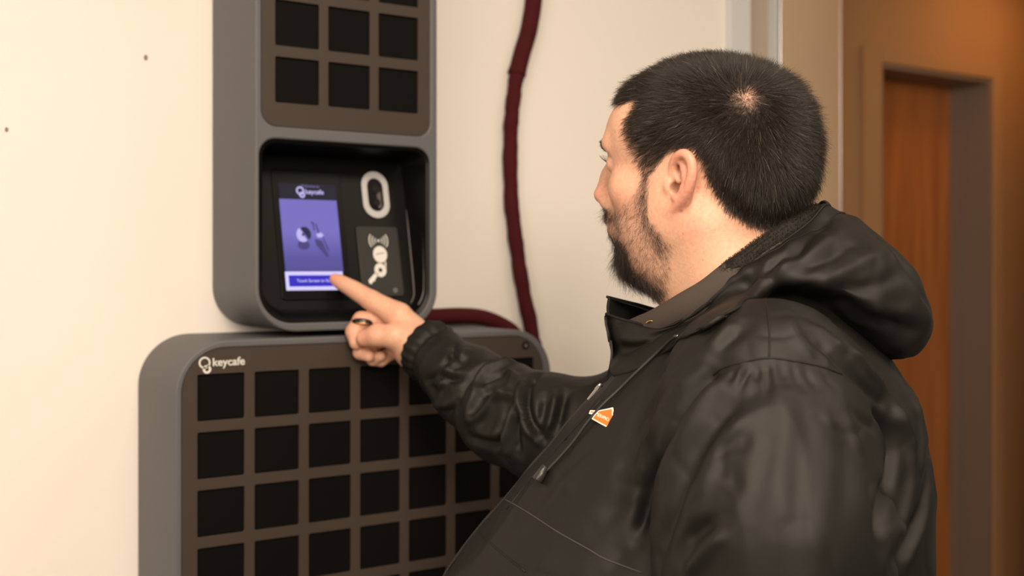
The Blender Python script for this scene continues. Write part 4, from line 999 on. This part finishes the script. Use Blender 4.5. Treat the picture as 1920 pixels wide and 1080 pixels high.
# ---- zip: two tapes, a row of teeth, slider with its pull
zp = [(1136, 590), (1139, 615), (1143, 645), (1149, 680), (1151, 702)]; zc = [SV2[k]+BF*.0012+BL*.0012 for k in range(1, int(nt_*.74), 11)]
zl = [(1140, 716), (1126, 729), (1108, 748), (1085, 772), (1060, 800), (1030, 832), (1000, 866), (970, 900), (940, 936), (915, 965), (890, 996), (860, 1035), (832, 1073), (800, 1120), (770, 1180)]
zj = []
for x, y in zl:
    q = pxl(x, y, .0); r = JT.find_nearest(Vector(q)); zj.append(np.array(r[0])+np.array(r[1])*.0012)
ZP = spline(np.array(zc+zj), 330); Zd = np.gradient(ZP, axis=0); Zd /= np.linalg.norm(Zd, axis=1)[:, None]
zn = BF-Zd*(Zd@BF)[:, None]; zn /= np.linalg.norm(zn, axis=1)[:, None]; zs = np.cross(Zd, zn)
tv = []; tf = []
for k in range(330): tv += [ZP[k]-zs[k]*.009-zn[k]*.002, ZP[k]-zs[k]*.009+zn[k]*.0004, ZP[k]+zs[k]*.009+zn[k]*.0004, ZP[k]+zs[k]*.009-zn[k]*.002]
for k in range(329): tf += [(k*4+a, k*4+(a+1) % 4, k*4+4+(a+1) % 4, k*4+4+a) for a in range(4)]
M['tape'] = mat('black_zip_tape', (.010, .0095, .009), .7)
M['teeth'] = mat('grey_zip_teeth', (.030, .028, .026), .35, metal=.3)
zipper = mesh_obj('zipper', to_person(np.array(tv)), tf, M['tape'], person, False)
seg = np.r_[0, np.cumsum(np.linalg.norm(np.diff(ZP, axis=0), axis=1))]; bmz = bmesh.new(); pos = np.arange(.002, seg[-1], .0018)
tV = []; tF = []
for q, s_ in enumerate(pos):
    c = np.array([np.interp(s_, seg, ZP[:, a]) for a in range(3)]); k = int(np.clip(np.searchsorted(seg, s_), 0, 329)); sd = 1 if q % 2 else -1
    c = c+zn[k]*.0007+zs[k]*.0008*sd; b0 = len(tV)
    for a in (-1, 1):
        for b in (-1, 1):
            for d in (-1, 1): tV.append(c+Zd[k]*.00055*a+zs[k]*.0015*b+zn[k]*.0006*d)
    tF += [tuple(b0+x for x in f) for f in ((0, 1, 3, 2), (4, 6, 7, 5), (0, 4, 5, 1), (2, 3, 7, 6), (0, 2, 6, 4), (1, 5, 7, 3))]
tt = mesh_obj('zip_teeth', to_person(np.array(tV)), tF, M['teeth'], zipper); tt['kind'] = 'stuff'
k = int(np.argmin(np.linalg.norm(ZP-pxl(1122, 727, .004), axis=1))); zc0 = ZP[k]+zn[k]*.0018+BL*.0025
# slider and pull hang on the near side of the teeth
def obox(name, c, ex, ey, ez, hx, hy, hz, mt, parent, bev=.0008):
    bm = bmesh.new(); bmesh.ops.create_cube(bm, size=2, matrix=Matrix.Diagonal((hx, hy, hz, 1)))
    bmesh.ops.bevel(bm, geom=bm.edges[:], offset=bev, segments=2, affect='EDGES')
    R = np.stack([c2w(ex)-c2w(np.zeros(3)), c2w(ey)-c2w(np.zeros(3)), c2w(ez)-c2w(np.zeros(3))], 1)
    cw_ = to_person(np.array(c)[None])[0]
    bm.transform(Matrix([[*R[0], cw_[0]], [*R[1], cw_[1]], [*R[2], cw_[2]], [0, 0, 0, 1]]))
    return bm_obj(name, bm, mt, parent, False)
obox('zip_slider', zc0, Zd[k], zs[k], zn[k], .0048, .0030, .0018, M['metal'], zipper)
pd = at(1101, 752, 1.33)-at(1121, 727, 1.33); pd /= np.linalg.norm(pd); ps = np.cross(pd, [0, 1, 0]); ps /= np.linalg.norm(ps); pn = np.cross(pd, ps)
z0 = zc0+BL*.0060; pull = obox('zip_pull', z0+pd*.0115, pd, ps, pn, .0075, .0015, .0008, M['metal'], zipper, .0005)
obox('zip_bridge', z0+pd*.001, pd, ps, pn, .0032, .0020, .0012, M['metal'], zipper, .0006)

# ---- drawcord with toggle, eyelets, badge, seams
def near_on(px, py, lift):
    c = [(h[1], h, nn) for h, nn in (hit(JT, px, py), hit(HTr, px, py)) if h is not None]; _, h, nn = min(c, key=lambda t: t[0])
    return h+(nn if nn@h < 0 else -nn)*lift
cq = []
for (x, y, t) in ((1271, 633, 1), (1256, 646, 1), (1232, 668, 0), (1200, 698, 0), (1165, 732, 0), (1135, 765, 0), (1108, 796, 0), (1080, 829, 0), (1055, 858, 0), (1028, 886, 0)):
    q = near_on(x, y, .0030 if not 1090 < x < 1150 else .0050)
    cq.append(q)
M['cord'] = mat('black_flat_cord', (.016, .015, .0135), .6, bump=.3, bscale=1500)
M['toggle'] = mat('black_rubber_toggle', (.020, .019, .018), .35)
cord = ptube('drawcord', np.array(cq), .0017, M['cord'], n=8, samples=60)
e0, e1_ = on(1030, 880, .0055), on(1014, 906, .0060)
tg = tube('toggle', to_person(np.array([e0+(e1_-e0)*t for t in (0, .04, .5, .93, 1)])), [.0030, .0042, .0056, .0066, .0058], M['toggle'], cord, n=16)
q, nn = hit(HTr, 1269, 633)
if q is not None:
    e = np.cross(nn, [0, 0, 1]); e /= np.linalg.norm(e); g = np.cross(nn, e)
    tube('eyelet', to_person(np.array([q+nn*.0012+.0044*(math.cos(t)*e+.6*math.sin(t)*g) for t in np.linspace(0, 6.283, 20, endpoint=False)])), .0011, M['metal'], hood, closed=True, n=6)
ep = [pxl(1213+1.6*a, 602+.05*a*a*.2+.35*a, .058+.0008*a) for a in range(0, 13)]
ptube('brass_eyelet', np.array([pxl(1212, 606, .060), pxl(1217, 602, .061), pxl(1224, 602, .062), pxl(1231, 607, .063)]), .0011, M['brass'], samples=14, n=6)

q0, n0 = hit(JT, 1133, 785); n0 = n0 if n0@q0 < 0 else -n0
n0 = n0*.75+(-q0/np.linalg.norm(q0))*.25; n0 /= np.linalg.norm(n0)
def plane_pt(px, py, z):
    d = np.array([(px-CXP)/FPX, 1, (CYP-py)/FPX]); return d*((q0@n0)/(d@n0))+n0*(z+.0015)
def badge_mesh(name, me, z, mt, parent=None):
    V = np.array([v.co[:] for v in me.vertices]); W = np.array([plane_pt(v[0], v[1], z+v[2]*1e-3) for v in V])
    me.vertices.foreach_set('co', to_person(W).astype(f32).ravel()); me.update(); me.materials.append(mt); me.name = name
    return link(bpy.data.objects.new(name, me), parent or person)
M['b_white'] = mat('badge_white_thread', (.72, .66, .58), .8); M['b_orange'] = mat('badge_orange_thread', (.75, .155, .02), .8)
OUT = [(1116.5, 779), (1124, 771.2), (1128, 770), (1138.5, 768), (1146, 766.2), (1151, 765), (1151.8, 771), (1150.8, 777), (1152, 782), (1154, 788), (1157.4, 795), (1153.5, 798), (1151, 801.5), (1148.3, 796.6), (1142.5, 804), (1127, 796), (1111, 786.7)]
INN = [(1118.5, 779.2), (1124.5, 773.2), (1128.4, 772), (1139, 770.2), (1148.8, 768.3), (1149, 772), (1148.6, 777.5), (1150, 783), (1152.2, 789.5), (1154.8, 795.2), (1152.4, 796.4), (1149, 792.8), (1141.4, 800.5), (1127.5, 793.3), (1113.8, 785.4)]
badge = badge_mesh('badge', plate_mesh([[(x, y) for x, y in OUT]], .8), 0, M['b_white']); badge['label'] = 'orange house-shaped embroidered badge'
badge_mesh('badge_field', plate_mesh([INN], .5), .00025, M['b_orange'], badge)
badge_mesh('badge_wing', plate_mesh([[(1105.6, 777), (1108.5, 770.3), (1118.3, 770.8), (1116, 774.5), (1113, 778.6)]], .8), 0, M['b_white'], badge)
badge_mesh('badge_wing_field', plate_mesh([[(1108.6, 774.8), (1110, 772.6), (1115.5, 773.2), (1113.5, 775.4)]], .5), .00025, M['b_orange'], badge)
tm = text_mesh('SERVPRO', 6.9, .25, 'CENTER', .06, .92); sc_ = np.array([v.co[:] for v in tm.vertices]); w_ = sc_[:, 0].max()-sc_[:, 0].min()
an_ = math.radians(25); cx_, cy_ = 1132.6, 784.0
for v in tm.vertices:
    x, y = v.co.x*24.5/w_, -v.co.y*1.5
    v.co.x, v.co.y = cx_+x*math.cos(an_)-y*math.sin(an_)*.25, cy_+x*math.sin(an_)+y*math.cos(an_)
badge_mesh('badge_lettering', tm, .0005, M['b_white'], badge)

def seam(name, P, r=.0011, n=30, tree=None, mt=None):
    Q = [on(*p, .0001, tree) for p in dense(P, 4)]; Q = [q for q in Q if q is not None]
    if len(Q) > 2: return tube(name, to_person(np.array(Q)), r, mt or M['nylon'], jacket, n=6)
M['seam'] = mat('seam_thread', (.035, .032, .028), .7)
seam('shoulder_seam', [(1436, 560), (1440, 590), (1443, 630), (1442, 672)])
seam('armhole_seam', [(1337, 703), (1352, 692), (1388, 680), (1440, 671), (1490, 677), (1540, 687), (1578, 702)])
seam('chest_seam', [(946, 936), (975, 952), (1010, 974), (1050, 1000), (1100, 1028), (1130, 1046), (1160, 1058), (1204, 1074)], mt=M['seam'], r=.0009)
seam('pocket_seam', [(893, 996), (915, 1014), (945, 1040), (985, 1072)])
seam('placket_seam', [(1128, 748), (1090, 790), (1040, 845), (990, 905), (950, 955)])

# ---- trousers and shoes (below the frame)
M['denim'] = mat('dark_work_trousers', (.022, .022, .026), .85, bump=.4, bscale=900)
T = Vol(body(0, 0, 0)+np.array([-.40, -.45, -1.47]), body(0, 0, 0)+np.array([.36, .45, -.62]), .008, .1)
T.ell(body(0, .01, -.72), (.215, .205, .12), .06)
for s, ft in zip((1, -1), HF): T.chain([body(s*.10, -.01, -.76), body(s*.12, .02, -1.06), ft], [.115, .085, .070], .05)
TV, TQ = T.mesh(); TV = relax(TV, TQ, 2); TV = TV+vnormals(TV, TQ)*(.004*vnoise(TV*np.array([1, 1, .5]), 14, 71))[:, None]
pmesh('trousers', TV, TQ, M['denim'])
M['shoe'] = mat('black_leather_shoe', (.018, .016, .014), .4); M['sole'] = mat('black_rubber_sole', (.012, .012, .012), .8)
for s, ft in zip((1, -1), HF):
    b0 = c2b(ft[None])[0]; S_ = Vol(ft+np.array([-.30, -.14, -.10]), ft+np.array([.14, .14, .06]), .005, .06)
    p = lambda f, u, l=0: body(b0[0]+l, b0[1]+f, u)
    S_.chain([p(-.03, -1.445), p(.06, -1.448), p(.14, -1.455, .004), p(.19, -1.462, .006)], [.044, .046, .043, .034], .03).cap(p(-.01, -1.42), p(.0, -1.37), .044, .048, .03)
    S_.op(lambda X, Y, Z: Z+1.487+0*X+0*Y, ft-.35, ft+.35, .004, 'cut', pad=0)
    V_, Q_ = S_.mesh(); V_ = relax(V_, Q_, 2); sh = pmesh('shoe', V_, Q_, M['shoe'])
    me = plate_mesh([[(b0[0]+.045*math.cos(t)*(1-.12*math.sin(t)), b0[1]+.08+.155*math.sin(t)) for t in np.linspace(0, 6.283, 40, endpoint=False)]], .016, .003)
    W = b2c(np.array([(v.co.x, v.co.y, -1.4915+v.co.z) for v in me.vertices])); me.vertices.foreach_set('co', to_person(W).astype(f32).ravel()); me.update(); me.materials.append(M['sole']); me.name = 'sole'
    link(bpy.data.objects.new('sole', me), sh)
